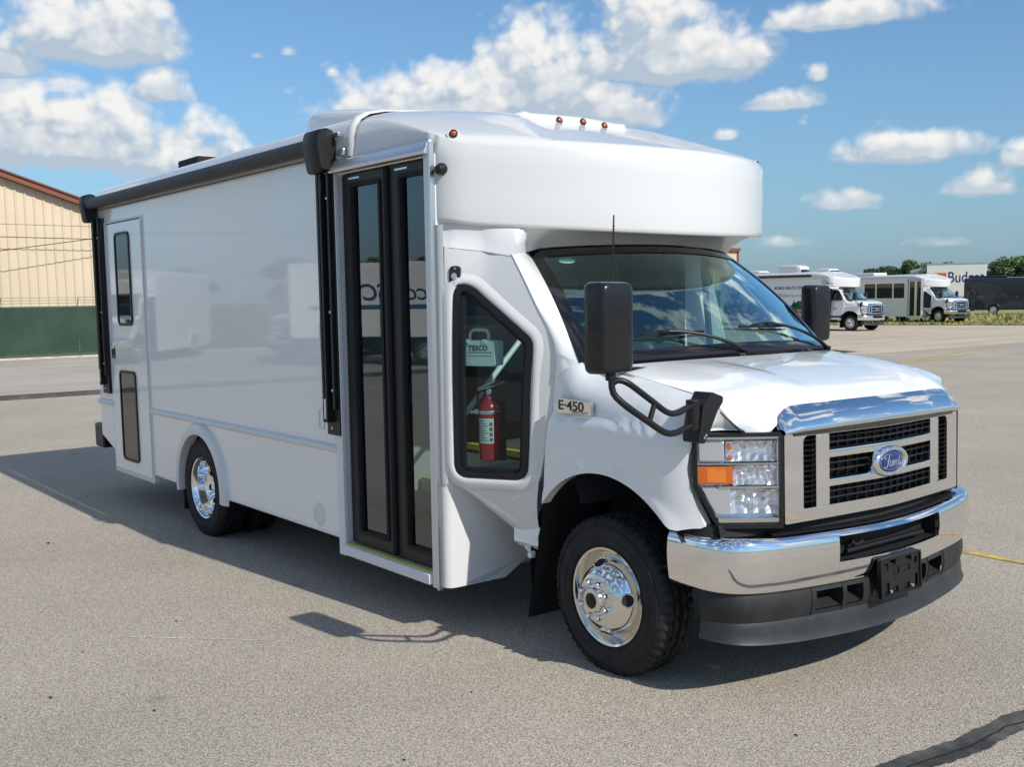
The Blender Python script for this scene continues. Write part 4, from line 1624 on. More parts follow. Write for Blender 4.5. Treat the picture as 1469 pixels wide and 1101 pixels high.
def bend(mb, cuts=24, y0=-.67, y1=.67):
    bm = bmesh.new()
    me = bpy.data.meshes.new('tmp')
    me.from_pydata(mb.v, [], mb.f)
    bm.from_mesh(me)
    bpy.data.meshes.remove(me)
    for i in range(1, cuts):
        y = y0 + (y1 - y0) * i / cuts
        bmesh.ops.bisect_plane(bm, geom=bm.verts[:] + bm.edges[:] + bm.faces[:], plane_co=(0, y, 0), plane_no=(0, 1, 0), dist=1e-5)
    out = MB()
    bm.verts.index_update()
    out.v = [(v.co.x + gx(v.co.y, v.co.z), v.co.y, v.co.z) for v in bm.verts]
    out.f = [tuple(v.index for v in f.verts) for f in bm.faces]
    out.mi = [0] * len(out.f)
    bm.free()
    return out


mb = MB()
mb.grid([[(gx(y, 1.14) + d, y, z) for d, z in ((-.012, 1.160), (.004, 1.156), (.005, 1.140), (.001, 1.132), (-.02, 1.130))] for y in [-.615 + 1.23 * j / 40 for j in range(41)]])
mb.build('visor_dark_band', mat('dark_chrome', (.16, .165, .17), .12, metal=1.), grille, ang=50)  # dark chrome strip between the visor lip and the grille openings
OUT = roundpoly([(-.668, .768), (.668, .768), (.668, 1.142), (-.668, 1.142)], .012)
H0 = roundpoly([(-.560, .822), (.560, .822), (.560, 1.130), (-.560, 1.130)], [.012, .012, .035, .035])
bend(gplate(OUT, [H0])).build('grille_frame', CHROME, grille, bevel=.007, seg=3, ang=40)
for s in (-1, 1):
    bend(gplate([(s * .395, .815), (s * .476, .815), (s * .476, 1.132), (s * .395, 1.132)], (), -.04, -.004)).build('grille_pillar', CHROME, grille, bevel=.008, seg=3)
for z0, z1 in ((1.020, 1.064), (.896, .937)):
    mb = MB()
    rows = []
    for j in range(29):
        y = -.397 + .794 * j / 28
        x = gx(y, z0) - .004
        rows.append([(x - .075, y, z1 + .012), (x - .014, y, z1), (x - .002, y, z1 - .007), (x, y, z1 - .012), (x - .003, y, z0 + .004), (x - .010, y, z0), (x - .07, y, z0 + .004)])
    mb.grid(rows)
    mb.build('grille_bar', CHROME, grille, ang=30)
mb = MB()
rows = []
for j in range(29):
    y = -.397 + .794 * j / 28
    x = gx(y, .8) - .004
    rows.append([(x - .075, y, .829), (x - .014, y, .818), (x - .002, y, .812), (x, y, .806)])
mb.grid(rows)
mb.build('grille_bar', CHROME, grille, ang=30)
# dark mesh set back inside each opening
for z0, z1 in ((1.060, 1.132), (.934, 1.024), (.815, .900)):
    for k in range(2):
        z = z0 + (z1 - z0) * (k + 1) / 3
        mb = MB()
        mb.grid([[(gx(y, z) - d, y, z + e) for d, e in ((.030, .004), (.028, 0), (.030, -.003), (.06, .001))] for y in [-.396 + .792 * j / 20 for j in range(21)]])
        mb.build('mesh_slat', BLK, grille, ang=30)
    mb = MB()
    for j in range(13):
        y = -.396 + .792 * (j + .5) / 13
        mb.box(gx(y, z0) - .05, gx(y, z0) - .034, y - .002, y + .002, z0, z1)
    mb.build('mesh_posts', BLK, grille, flat=True, kind='stuff')
for s in (-1, 1):
    mb = MB()
    for k in range(13):
        z = .838 + .022 * k
        mb.box(gx(.52, z) - .05, gx(.52, z) - .030, min(s * .478, s * .556), max(s * .478, s * .556), z, z + .004)
    mb.box(gx(.52, 1) - .05, gx(.52, 1) - .033, s * .528 - .003, s * .528 + .003, .82, 1.13)
    mb.build('slot_louvre', BLK, grille, flat=True, kind='stuff')
MB().grid([[(gx(y, .95) - .075, y, z) for z in (.80, 1.14)] for y in [-.6 + 1.2 * j / 20 for j in range(21)]]).build('grille_back', BLKM, grille)
# oval emblem
EX = gx(0, .98) - .004
EM = Vector((EX, 0, .972))
def oval(a, b, x, n=40):
    return [(EM.x + x, EM.y + a * math.cos(2 * PI * i / n), EM.z + b * math.sin(2 * PI * i / n)) for i in range(n)]
mb = MB()
mb.grid([oval(.125, .066, -.03), oval(.132, .071, -.004), oval(.130, .069, .012), oval(.120, .061, .022), oval(.106, .051, .022), oval(.098, .046, .014), oval(.096, .045, .008)], cu=True)
em = mb.build('emblem', CHROME, grille, ang=60)
mb = MB()
mb.grid([oval(.096, .045, .006), oval(.092, .042, .016), oval(.06, .027, .021), oval(.001, .0005, .022)], cu=True)
mb.build('badge_face', mat('emblem_blue', (.006, .022, .14), .08, coat=1.), em, ang=60)
mb = MB(); mb.grid([oval(.087, .0385, .0178), oval(.0895, .0398, .0188), oval(.091, .0405, .0165)], cu=True)
mb.build('badge_rim', CHROME, em)
# script lettering drawn with a tapering pen
def script(strokes, parent, o, sx, m, r):
    mb = MB()
    for st_ in strokes:
        P = resample([(0, a * sx, b * sx) for a, b in st_], 28)
        rr = []
        for i, p in enumerate(P):
            d = (P[min(i + 1, 27)] - P[max(i - 1, 0)])
            rr.append(r * (.62 + .65 * abs(d.normalized().z)))
        mb.tube([Vector(o) + p for p in P], rr, 6)
    return mb.build('script_lettering', m, parent)
F_ = [[(-2.2, .95), (-2.75, .7), (-2.7, 1.3), (-2.0, 1.55), (-1.1, 1.45), (-.35, 1.62)], [(-1.25, 1.4), (-1.5, .5), (-1.75, -.35), (-2.2, -1.0), (-2.75, -.9), (-2.6, -.5)], [(-1.95, .28), (-1.45, .42), (-.95, .38)],
      [(-.55, .35), (-.95, .1), (-1.0, -.5), (-.65, -.75), (-.25, -.4), (-.25, .15), (-.55, .35), (-.2, .2), (.1, .15)], [(.1, .15), (.3, .3), (.25, -.1), (.15, -.7), (.3, -.1), (.6, .3), (.85, .2)],
      [(1.75, .2), (1.35, .35), (.95, -.05), (1.0, -.6), (1.35, -.7), (1.75, -.1), (2.0, .7), (2.2, 1.35), (1.95, .5), (1.75, -.35), (1.95, -.72), (2.4, -.4), (2.7, -.1)]]
script(F_, em, EM + Vector((.0225, -.002, -.004)), .0235, CHROME, .0023)

# ------------------------------------------------------------------ headlights
def hl(a, z, off=0):      # a 0 outer .. 1 inner
    x = .512 + .243 * (a ** .85)
    y = -.957 + .283 * a
    n = Vector((.86, -.5, 0))
    if a < .12:
        n = Vector((.6, -.8, 0))
    return Vector((x, y, z)) + n * off - Vector((.12 * max(0, z - .93) * .3, 0, 0))


HLP = [(0.0, .932), (.0, 1.138), (.03, 1.153), (.97, 1.156), (1.0, 1.140), (1.0, .764), (.985, .756), (.27, .756), (.24, .763)]


def hl_poly(P, d0, d1, holes=(), grid_cuts=10):
    mb = MB()
    mb.prism(P, lambda a, b, d: (a, d, b), d0, d1, holes=holes)
    bm = bmesh.new(); me = bpy.data.meshes.new('t'); me.from_pydata(mb.v, [], mb.f); bm.from_mesh(me); bpy.data.meshes.remove(me)
    for i in range(1, grid_cuts):
        bmesh.ops.bisect_plane(bm, geom=bm.verts[:] + bm.edges[:] + bm.faces[:], plane_co=(i / grid_cuts, 0, 0), plane_no=(1, 0, 0), dist=1e-5)
    out = MB(); bm.verts.index_update()
    out.v = [tuple(hl(v.co.x, v.co.z, v.co.y)) for v in bm.verts]
    out.f = [tuple(v.index for v in f.verts) for f in bm.faces]
    out.mi = [0] * len(out.f); bm.free()
    return out


def inset2(P, w):       # inset with a scaled to metres
    q = inset([(a * .37, b) for a, b in P], w)
    return [(a / .37, b) for a, b in q]


def rect(a0, a1, z0, z1):
    return [(a0, z0), (a1, z0), (a1, z1), (a0, z1)]


REFL = mat('headlight_reflector', (.93, .94, .96), .20, metal=.75)
def headlight(mir):
    f = (lambda m: m.mirror_y()) if mir else (lambda m: m)
    e = f(hl_poly(HLP, -.03, .006, holes=[inset2(HLP, .015)])).build('headlight', BLK, bus, bevel=.003)
    f(hl_poly(inset2(HLP, .012), -.064, -.060)).build('housing_back', REFL, e)
    f(hl_poly(inset2(HLP, .013), -.002, .004)).build('lens_cover', G_CLEAR, e)
    # bright outer column, amber reflector, cross bars, bottom lip
    f(hl_poly(rect(.05, .34, 1.035, 1.118), -.05, -.014)).build('side_reflector', REFL, e, bevel=.004)
    f(hl_poly([(.07, .925), (.24, .812), (.40, .812), (.40, .925)], -.05, -.014)).build('side_reflector', REFL, e, bevel=.004)
    ab = f(hl_poly(rect(.03, .42, .942, 1.014), -.02, -.003)).build('amber_reflector', AMBER, e, bevel=.004)
    f(hl_poly(rect(.14, .34, .95, 1.01), -.004, -.0022)).build('amber_optic', mat('amber_optic', (.86, .20, .006), .25, coat=.5, bump=(220, .8, .003)), ab)
    for z, h in ((1.128, .009), (1.022, .006), (.922, .009), (.778, .020)):
        f(hl_poly(rect(.03 if z > .93 else .26, .985, z, z + h), -.06, -.008)).build('chrome_divider', CHROME, e, bevel=.002)
    f(hl_poly(rect(.945, .985, .80, 1.125), -.07, -.012)).build('inner_column', REFL, e, bevel=.003)
    # reflector bowls: faceted surfaces
    for (a0, a1, z0, z1, nx, nz, amp) in ((.36, .94, 1.034, 1.118, 12, 5, .014), (.42, .94, .934, 1.018, 14, 6, .02), (.34, .94, .815, .918, 9, 6, .02)):
        mb = MB()
        rows = []
        for i in range(nz + 1):
            r = []
            for j in range(nx + 1):
                u, v = j / nx, i / nz
                bowl = ((2 * u - 1) ** 2 + (2 * v - 1) ** 2) * .5
                off = -.046 + .030 * bowl + rnd.uniform(-.5, .5) * amp * .8 + amp * .5 * (j % 2)
                r.append(hl(lerp(a0, a1, u), lerp(z0, z1, v), off))
            rows.append(r)
        mb.grid(rows)
        f(mb).build('reflector_bowl', REFL, e, flat=True)
    for (a, z, r) in ((.60, 1.076, .016), (.66, .975, .013), (.62, .862, .022)):
        p = hl(a, z, -.05)
        n = Vector((.9, -.43, 0))
        m = MB().lathe([(r, -.02), (r, .006), (r * .8, .014), (r * .35, .019), (0, .02)], 18, p, n)
        f(m).build('bulb', REFL if r > .02 else G_CLEAR, e)
    for z in (1.094, 1.05):
        m = MB().lathe([(.011, 0), (.010, .006), (0, .009)], 12, hl(.40, z, -.016), (.86, -.5, 0))
        f(m).build('amber_dot', AMBER, e)
    return e


headlight(False)
headlight(True)
# dark slot between lamp, grille and bumper
MB().grid([[(x, y, z) for x, z in ((.60, .772), (.62, .70))] for y in (-.9, .9)]).build('front_filler', BLKM, bus)
mb = MB()
P = [(.40, -.94), (.56, -.90), (.68, -.6), (.745, 0), (.68, .6), (.56, .90), (.40, .94)]
P2 = resample([(a, b, 0) for a, b in P], 30)
mb.grid([[(p.x - d, p.y, z) for d, z in ((.0, .772), (-.03, .72), (-.03, .60), (.1, .55))] for p in P2])
mb.build('lower_filler', BLKM, bus)

# ------------------------------------------------------------------ front bumper
def bplan(k=1.0, ext=0):
    h = [(.370, -.957), (.47, -.956), (.575, -.950), (.655, -.926), (.708, -.88), (.748, -.80), (.782, -.68), (.814, -.5), (.842, -.3), (.859, -.12)]
    P = [(x, y, 0) for x, y in h] + [(.862, 0, 0)] + [(x, -y, 0) for x, y in reversed(h)]
    return resample(P, 97)


BP = bplan()
BN = []
for i in range(97):
    t = (BP[min(i + 1, 96)] - BP[max(i - 1, 0)]).normalized()
    BN.append(Vector((t.y, -t.x, 0)))
# snap columns to the edges of the opening
def bcol(y):
    return min(range(97), key=lambda i: abs(BP[i].y - y) + (10 if BP[i].x < .75 else 0))
cl, cr = bcol(-.388), bcol(.388)


def bz(z, y):      # gentle upward bow of the ends
    return z + .016 * (min(1, abs(y) / .9)) ** 2


def brow(prof_):
    rows = []
    for i in range(97):
        rows.append([BP[i] + BN[i] * d + Vector((0, 0, bz(z, BP[i].y))) for d, z in prof_])
    return rows


profb = [(-.13, .708), (-.06, .712), (-.03, .711), (-.012, .704), (0, .686), (.004, .66), (.006, .63), (.006, .60), (.004, .575), (0, .54), (-.006, .505), (-.013, .484), (-.024, .474), (-.05, .470)]
mb = MB()
br_ = brow(profb)
mb.grid(br_, skip=lambda i, j: cl <= i < cr and 4 <= j < 8)
bump = mb.build('front_bumper', CHROME, bus, ang=50, solid=.0)
# lip of the opening and the dark recess
mb = MB()
top = [br_[i][4] for i in range(cl, cr + 1)]
bot = [br_[i][8] for i in range(cl, cr + 1)]
loop = top + list(reversed(bot))
k = len(loop)
inn = [p + Vector((-.022, 0, 0)) for p in loop]
mb.grid([loop, [p + Vector((-.004, 0, 0)) for p in loop], inn], cu=True)
mb.build('opening_lip', CHROME, bump, ang=40)
MB().grid([[p + Vector((-.09, 0, dz)) for p, dz in ((t, .01), (b, -.01))] for t, b in zip(top, bot)]).build('opening_back', BLKM, bump)
mb = MB()
mb.grid([[p + Vector((-.02, 0, .0)) for p in loop], [p + Vector((-.092, 0, 0)) for p in loop]], cu=True)
mb.build('opening_sides', BLKM, bump)
MB().tube([(.79, -.25, .64), (.80, -.22, .62), (.80, -.18, .635)], .01, 8).tube([(.80, -.3, .605), (.80, .3, .605)], .012, 8).build('tow_hook', BLK, bump)
# black step pad on top
mb = MB()
mb.grid([[BP[i] + BN[i] * d + Vector((0, 0, bz(z, BP[i].y))) for d, z in ((-.12, .719), (-.045, .720), (-.036, .713))] for i in range(20, 77)])
mb.build('step_pad', BLK, bump, ang=40)
# ends
# lower valance with air slots and the grey spoiler lip
VP_ = [(-.05, .474), (-.030, .472), (-.024, .455), (-.020, .42), (-.022, .395), (-.028, .37), (-.033, .350)]
vr = brow(VP_)
slots = [(bcol(-.50), bcol(-.345)), (bcol(-.325), bcol(-.205)), (bcol(.205), bcol(.325)), (bcol(.345), bcol(.50))]
mb = MB()
mb.grid(vr[6:-6], skip=lambda i, j: 2 <= j < 5 and any(a <= i + 6 < b for a, b in slots))
val = mb.build('bumper_valance', GREYP, bus, ang=45)
for a, b in slots:
    t_ = [vr[i][2] for i in range(a, b + 1)]
    b_ = [vr[i][5] for i in range(a, b + 1)]
    lp_ = t_ + list(reversed(b_))
    mb = MB()
    mb.grid([lp_, [p + Vector((-.03, 0, -.004)) for p in lp_], [p + Vector((-.09, 0, .01)) for p in lp_]], cu=True)
    mb.grid([[p + Vector((-.085, 0, 0)) for p in t_], [p + Vector((-.085, 0, 0)) for p in b_]])
    mb.build('air_slot', BLKM, val, ang=40)
    mb = MB()
    mb.grid([[p + Vector((d, 0, dz)) for p in b_] for d, dz in ((-.005, .004), (-.03, .016), (-.06, .03))])
    mb.build('slot_ramp', GREYP, val)
for i in (bcol(-.5) - 1, bcol(-.335), bcol(.335), bcol(.5) + 1):
    MB().tube([vr[i][j] + BN[i] * .001 for j in range(1, 7)], .0025, 5).build('valance_seam', BLKM, val)
SPP = [(-.0335, .351), (-.031, .346), (-.027, .325), (-.025, .29), (-.020, .258), (-.013, .247), (-.026, .243), (-.06, .30)]
mb = MB()
sr = []
for i in range(6, 91):
    y = BP[i].y
    up = .02 * (abs(y) / .9) ** 3
    sr.append([BP[i] + BN[i] * d + Vector((0, 0, bz(z, y) + up * (1 if z < .3 else 0))) for d, z in SPP])
mb.grid(sr)
mb.build('spoiler_lip', SPOIL, val, ang=50)
# plate bracket
PX = .872
pf = lambda a, b, d: (PX + d - .06 * (b - .39), a, b)
hole = [rect(-.085, -.035, .515, .545), rect(.04, .09, .515, .545), rect(-.065, -.01, .475, .505), rect(.02, .075, .475, .505), rect(-.13, -.09, .395, .445), rect(.095, .135, .395, .45), rect(-.07, -.02, .395, .42), rect(.02, .07, .395, .42), rect(-.125, -.095, .50, .53), rect(.105, .13, .50, .53)]
hole = [[(a, b) for a, b in h] for h in hole]
mb = MB()
mb.prism(roundpoly([(-.16, .378), (.16, .378), (.16, .555), (-.16, .555)], .012), pf, .0, .014, holes=[h for h in hole])
pb = mb.build('plate_bracket', BLK, bus, bevel=.002)
mb = MB(); ring(mb, roundpoly([(-.16, .378), (.16, .378), (.16, .555), (-.16, .555)], .012), .010, pf, .012, .020)
mb.build('bracket_rim', BLK, pb, bevel=.002)
for y in (-.08, .09):
    MB().lathe([(.009, .014), (.008, .02), (.003, .022), (0, .02)], 10, (PX - .002, y, .402), (1, 0, 0)).build('screw', ALU, pb)
MB().lathe([(.012, .013), (.010, .016), (0, .015)], 12, (PX - .006, 0, .472), (1, 0, 0)).build('boss', BLK, pb)
MB().box(PX - .08, PX + .002, -.12, .12, .40, .52).build('bracket_mount', BLKM, pb)

# ------------------------------------------------------------------ wheels
def tyre_mesh(width=.215, R_=TYRE_R, rim=.216):
    w = width / 2
    n = 150
    prof = [(rim, -w * .78, 0), (rim + .012, -w * .93, 0), (rim + .045, -w * 1.0, 0), (rim + .09, -w * 1.0, 0), (R_ - .032, -w * .95, 1), (R_ - .014, -w * .86, 2), (R_ - .003, -w * .76, 2), (R_ - .001, -w * .60, 2), (R_ - .001, -w * .46, 3), (R_ - .014, -w * .44, 0), (R_ - .014, -w * .34, 0), (R_, -w * .32, 3), (R_, -w * .14, 3), (R_ - .014, -w * .12, 0), (R_ - .014, -w * .02, 0), (R_, -w * .02, 3)]
    full = prof + [(r, -h, k) for r, h, k in reversed(prof[:-1])]
    rows = []
    for j in range(n):
        a = 2 * PI * j / n
        r = []
        for q, (rad, h, k) in enumerate(full):
            rr = rad
            if k == 2 and j % 3 == 0:
                rr -= .011
            if k == 1 and j % 3 == 0:
                rr -= .012
            if k == 3 and (j + q) % 5 == 0:
                rr -= .010
            hh = h + (.0022 if k == 0 and .25 < rad < .31 and False else 0)
            r.append((rr * math.cos(a), hh, rr * math.sin(a)))
        rows.append(r)
    mb = MB()
    mb.grid(rows, cv=True)
    # raised rings on the side wall
    for sgn in (-1, 1):
        for rad, d in ((rim + .022, .003), (rim + .062, .003), (R_ - .045, .0025)):
            mb.tube([(rad * math.cos(2 * PI * i / 60), sgn * w * (.97 if rad < .25 else .992), rad * math.sin(2 * PI * i / 60)) for i in range(60)], d, 5, closed=True)
    return mb


TM = None


def wheel(x, yface, side, kind, parent=None):
    """yface: plane of the outer rim lip (positive distance from the centre line); side -1 passenger, +1 driver"""
    global TM
    e = bpy.data.objects.new('wheel', None)
    COL.objects.link(e)
    e.parent = parent or bus
    e.location = (x, side * yface, .356)
    e.rotation_euler = (0, 0, 0 if side < 0 else PI)
    e.empty_display_size = .1
    # local frame: outer side is -Y
    if TM is None:
        TM = tyre_mesh().mesh('tyre', RUB, 40)
    def use(me, name, y=0):
        o = bpy.data.objects.new(name, me)
        COL.objects.link(o)
        o.parent = e
        o.location = (0, y, 0)
        return o
    use(TM, 'tyre', .085)
    if kind not in WM:
        if kind == 'front':
            rim = MB().lathe([(.214, -.08), (.222, .0), (.232, .004), (.234, .010), (.229, .015), (.219, .012), (.207, -.006), (.200, -.024), (.196, -.038), (.190, -.044), (.186, -.042), (.182, -.03), (.172, .002), (.158, .030), (.140, .052), (.120, .066), (.112, .072), (.104, .074), (.066, .076), (.060, .078), (.058, .098), (.052, .108), (.046, .110), (.036, .110), (.034, .104), (0, .104)], 64, ax=(0, -1, 0))
            WM['front'] = rim.mesh('rim', STEEL, 30)
            hub = MB().lathe([(.034, .104), (.033, .111), (.026, .113), (0, .113)], 20, ax=(0, -1, 0))
            WM['front_hub'] = hub.mesh('hub_cap', mat('dark_hub', (.02, .022, .024), .3, metal=.5), 40)
            hole_ = MB().lathe([(.034, -.004), (.034, .006), (.031, .008), (.0275, .005), (.0260, .004), (0, .004)], 24, ax=(0, -1, 0))
            WM['hole_front'] = hole_.mesh('hand_hole', [STEEL, BLKM], 40)
            nut = MB().lathe([(.0145, 0), (.0145, .016), (.0125, .028), (.010, .036), (.005, .041), (0, .042)], 14, ax=(0, -1, 0))
            WM['nut'] = nut.mesh('lug_nut', CHROME, 40)
        else:
            rim = MB().lathe([(.214, -.08), (.222, .0), (.232, .004), (.234, .010), (.229, .015), (.219, .010), (.208, -.008), (.202, -.03), (.198, -.075), (.192, -.090), (.180, -.096), (.168, -.090), (.160, -.098), (.140, -.122), (.118, -.138), (.104, -.142), (.066, -.142), (.062, -.13), (.058, -.085), (.050, -.072), (.036, -.070), (0, -.070)], 64, ax=(0, -1, 0))
            WM['rear'] = rim.mesh('rim', CHROME, 30)
            WM['rear_hub'] = MB().lathe([(.034, -.072), (.033, -.064), (.02, -.06), (0, -.06)], 20, ax=(0, -1, 0)).mesh('hub_cap', CHROME, 40)
            WM['hole_rear'] = MB().lathe([(.032, -.004), (.032, .006), (.029, .008), (.0265, .005), (.0255, .004), (0, .004)], 20, ax=(0, -1, 0)).mesh('hand_hole', [CHROME, BLKM], 40)
            if 'nut' not in WM:
                WM['nut'] = MB().lathe([(.0145, 0), (.0145, .016), (.0125, .028), (.010, .036), (.005, .041), (0, .042)], 14, ax=(0, -1, 0)).mesh('lug_nut', CHROME, 40)
        for hk in ('hole_front', 'hole_rear'):
            if hk in WM and not WM[hk].get('done'):
                me = WM[hk]
                for p in me.polygons:
                    c = sum((me.vertices[i].co.xz.length for i in p.vertices)) / len(p.vertices)
                    if c < .0268:
                        p.material_index = 1
                me['done'] = True
    rm = use(WM[kind], 'rim')
    use(WM[kind + '_hub'], 'hub_cap')
    for i in range(8):
        a = 2 * PI * (i + .5) / 8
        o = use(WM['nut'], 'lug_nut')
        o.location = (.083 * math.cos(a), -.074 if kind == 'front' else .142, .083 * math.sin(a))
    for i in range(4 if kind == 'front' else 8):
        a = (2 * PI * i / 4 + .12) if kind == 'front' else 2 * PI * i / 8 + .2
        o = use(WM['hole_front' if kind == 'front' else 'hole_rear'], 'hand_hole')
        r, h, tilt = (.157, .030, .95) if kind == 'front' else (.142, -.118, -.75)
        o.location = (r * math.cos(a), -h, r * math.sin(a))
        n = Vector((math.cos(a) * math.sin(tilt), -math.cos(tilt), math.sin(a) * math.sin(tilt)))
        o.rotation_mode = 'QUATERNION'
        o.rotation_quaternion = Vector((0, -1, 0)).rotation_difference(n)
    return e


WM = {}
wheel(0, .958, -1, 'front')
wheel(0, .958, 1, 'front')
for s in (-1, 1):
    w_ = wheel(ARC_X, 1.205, s, 'rear')
    o = bpy.data.objects.new('inner_tyre', TM)
    COL.objects.link(o); o.parent = w_; o.location = (0, .36, 0)
# underbody
mb = MB()
mb.box(-6.3, -1.0, -1.05, 1.05, .50, .56)
mb.box(-6.2, .6, -.46, -.36, .42, .58).box(-6.2, .6, .36, .46, .42, .58)
mb.box(-1.0, .55, -.5, .5, .45, .8)
mb.box(-3.5, -2.2, -1.0, -.55, .38, .5)
mb.tube([(ARC_X, -.9, .36), (ARC_X, .9, .36)], .07, 10).tube([(0, -.85, .34), (0, .85, .34)], .05, 10)
mb.build('chassis', BLKM, bus, flat=True)

# ------------------------------------------------------------------ wing mirrors
def mirror_head(c, s):
    # rounded housing, back towards the front of the bus; thin glass face to the rear
    mb = MB()
    rows = []
    hw, hh, dp = .088, .177, .058
    for x, k in ((-.052, .90), (-.048, .965), (-.040, 1.0), (-.02, 1.0), (.012, .985), (.034, .95), (.048, .88), (.054, .78), (.056, .6)):
        P = []
        for a, b in roundpoly([(-hw, -hh), (hw, -hh), (hw, hh), (-hw, hh)], .032, 5):
            bulge = 1 + .04 * (1 - (b / hh) ** 2)
            P.append((c[0] + x, c[1] + a * (k if abs(k) < 1 else 1) * bulge, c[2] + b * (1 - (1 - k) * .45)))
        rows.append(P)
    mb.grid(rows, cu=True)
    mb.add(rows[-1], [tuple(range(len(rows[-1])))])
    mb.add(rows[0], [tuple(range(len(rows[0])))])
    return mb


def wing_mirror(c, s, arm):
    e = bpy.data.objects.new('wing_mirror', None)
    COL.objects.link(e); e.parent = bus; e.empty_display_size = .1
    h = mirror_head(c, s).build('housing', BLKMIR, e, ang=40)
    MB().box(c[0] - .056, c[0] - .05, c[1] - .075, c[1] + .075, c[2] - .165, c[2] + .165).build('mirror_glass', mat('mirror_glass', (.8, .82, .84), .01, metal=1), e)
    for path, r in arm:
        MB().tube(resample(path, 26), r, 12).build('mirror_arm', BLK, e)
    return e


BLKMIR = mat('mirror_black', (.010, .010, .012), .28, coat=.2, bump=(90, .06, .001), rvar=(6, .22, .36))
cR = (.49, -1.405, 1.602)
mR = wing_mirror(cR, -1, [
    ([(.50, -1.41, 1.44), (.505, -1.41, 1.395), (.51, -1.405, 1.35), (.535, -1.37, 1.305), (.56, -1.27, 1.235), (.575, -1.19, 1.185), (.575, -1.13, 1.178), (.565, -1.06, 1.19), (.56, -1.0, 1.198)], .0135),
    ([(.51, -1.405, 1.392), (.52, -1.385, 1.40), (.54, -1.35, 1.385), (.56, -1.25, 1.315), (.572, -1.17, 1.262), (.575, -1.11, 1.258), (.565, -1.05, 1.272), (.56, -1.0, 1.276)], .0125),
    ([(.562, -1.262, 1.235), (.562, -1.232, 1.305)], .011)])
MB().tube([(.50, -1.41, 1.435), (.50, -1.41, 1.40)], .021, 12).build('swivel', BLK, mR)
mt = MB()
mt.prism(roundpoly([(-.935, 1.330), (-.955, 1.30), (-.985, 1.27), (-1.005, 1.15), (-1.005, 1.125), (-.975, 1.12), (-.94, 1.17), (-.895, 1.25), (-.865, 1.28), (-.86, 1.305)], .012), lambda a, b, d: (d, a, b), .50, .59)
mt.build('fender_mount', BLK, mR, bevel=.008, seg=3)
MB().tube([(.555, -1.005, 1.175), (.555, -1.005, 1.30)], .030, 14).build('hinge', BLK, mR, bevel=.003)
for z in (1.145, 1.155):
    MB().lathe([(.007, 0), (.006, .005), (0, .006)], 8, (.592, -.985 + (z - 1.14), z), (1, 0, 0)).build('screw', ALU, mR)
cL = (-.62, 1.42, 1.600)
mL = wing_mirror(cL, 1, [([(-.60, 1.42, 1.43), (-.58, 1.41, 1.36), (-.52, 1.30, 1.33), (-.46, 1.15, 1.33), (-.42, 1.03, 1.33)], .0135),
                         ([(-.60, 1.42, 1.43), (-.60, 1.42, 1.26), (-.5, 1.25, 1.24), (-.42, 1.03, 1.24)], .012)])
MB().box(-.47, -.38, .98, 1.04, 1.20, 1.36).build('door_mount', BLK, mL, bevel=.01)

# ------------------------------------------------------------------ interior
MB().box(-6.3, -.55, -1.16, 1.16, .80, .84).build('floor', FLOORV, bus) if False else None
mb = MB()
mb.box(-6.38, -1.96, -1.16, 1.16, .78, .83)
mb.box(-1.96, -.92, -.42, 1.16, .78, .83)
mb.box(-.92, -.2, -.5, 1.0, .70, .74)
mb.build('cabin_floor', FLOORV, bus)
# entry steps with yellow nosings
for k, (y0, y1, z) in enumerate(((-1.16, -.96, .315), (-.96, -.70, .47), (-.70, -.42, .64))):
    stp = MB().box(-1.93, -1.0, y0, y1 + .02, z - .03, z).build('entry_step', FLOORV, bus)
    if k:
        MB().box(-1.93, -1.0, y0 - .006, y0 + .035, z - .028, z + .004).build('nosing', YEL, stp)
    MB().box(-1.93, -1.0, y1 + .0, y1 + .015, z, z + .165).build('riser', INTW, stp)
MB().box(-1.94, -1.0, -.425, -.385, .80, .836).build('floor_edge', YEL, bus)
# side panels of the well, modesty panel, walls
mb = MB()
mb.box(-1.985, -1.955, -1.17, -.42, .30, 1.72)
mb.build('modesty_panel', INTW, bus, bevel=.006)
mb = MB()
mb.box(-6.38, -2.0, -1.168, -1.16, .8, 2.5)
mb.box(-6.38, -1.6, 1.155, 1.163, .8, 2.5)
mb.box(-6.38, -6.36, -1.16, 1.16, .8, 2.6)
mb.box(-6.38, -1.65, -1.12, 1.12, 2.60, 2.62)
mb.box(-2.6, -2.56, .2, 1.16, .8, 2.6)
mb.box(-.945, -.93, -.9, -.4, .3, .84)
mb.build('cabin_lining', INTW, bus, flat=True)
# grab poles
MB().tube([(-1.90, -.46, .84), (-1.90, -.46, 2.58)], .016, 10).build('grab_pole', WTRIM, bus)
MB().tube([(-1.02, -.46, .84), (-1.02, -.46, 2.58)], .016, 10).build('grab_pole', WTRIM, bus)
MB().tube(resample([(-1.945, -.95, .93), (-1.90, -.95, .93), (-1.86, -.92, .96), (-1.72, -.66, 1.28), (-1.68, -.60, 1.36), (-1.70, -.5, 1.40)], 24), .015, 10).build('grab_handle', WTRIM, bus)
MB().tube(resample([(-1.04, -1.06, 1.08), (-1.02, -1.02, 1.12), (-1.0, -.6, 1.55), (-1.02, -.48, 1.62)], 20), .015, 10).build('grab_handle', WTRIM, bus)
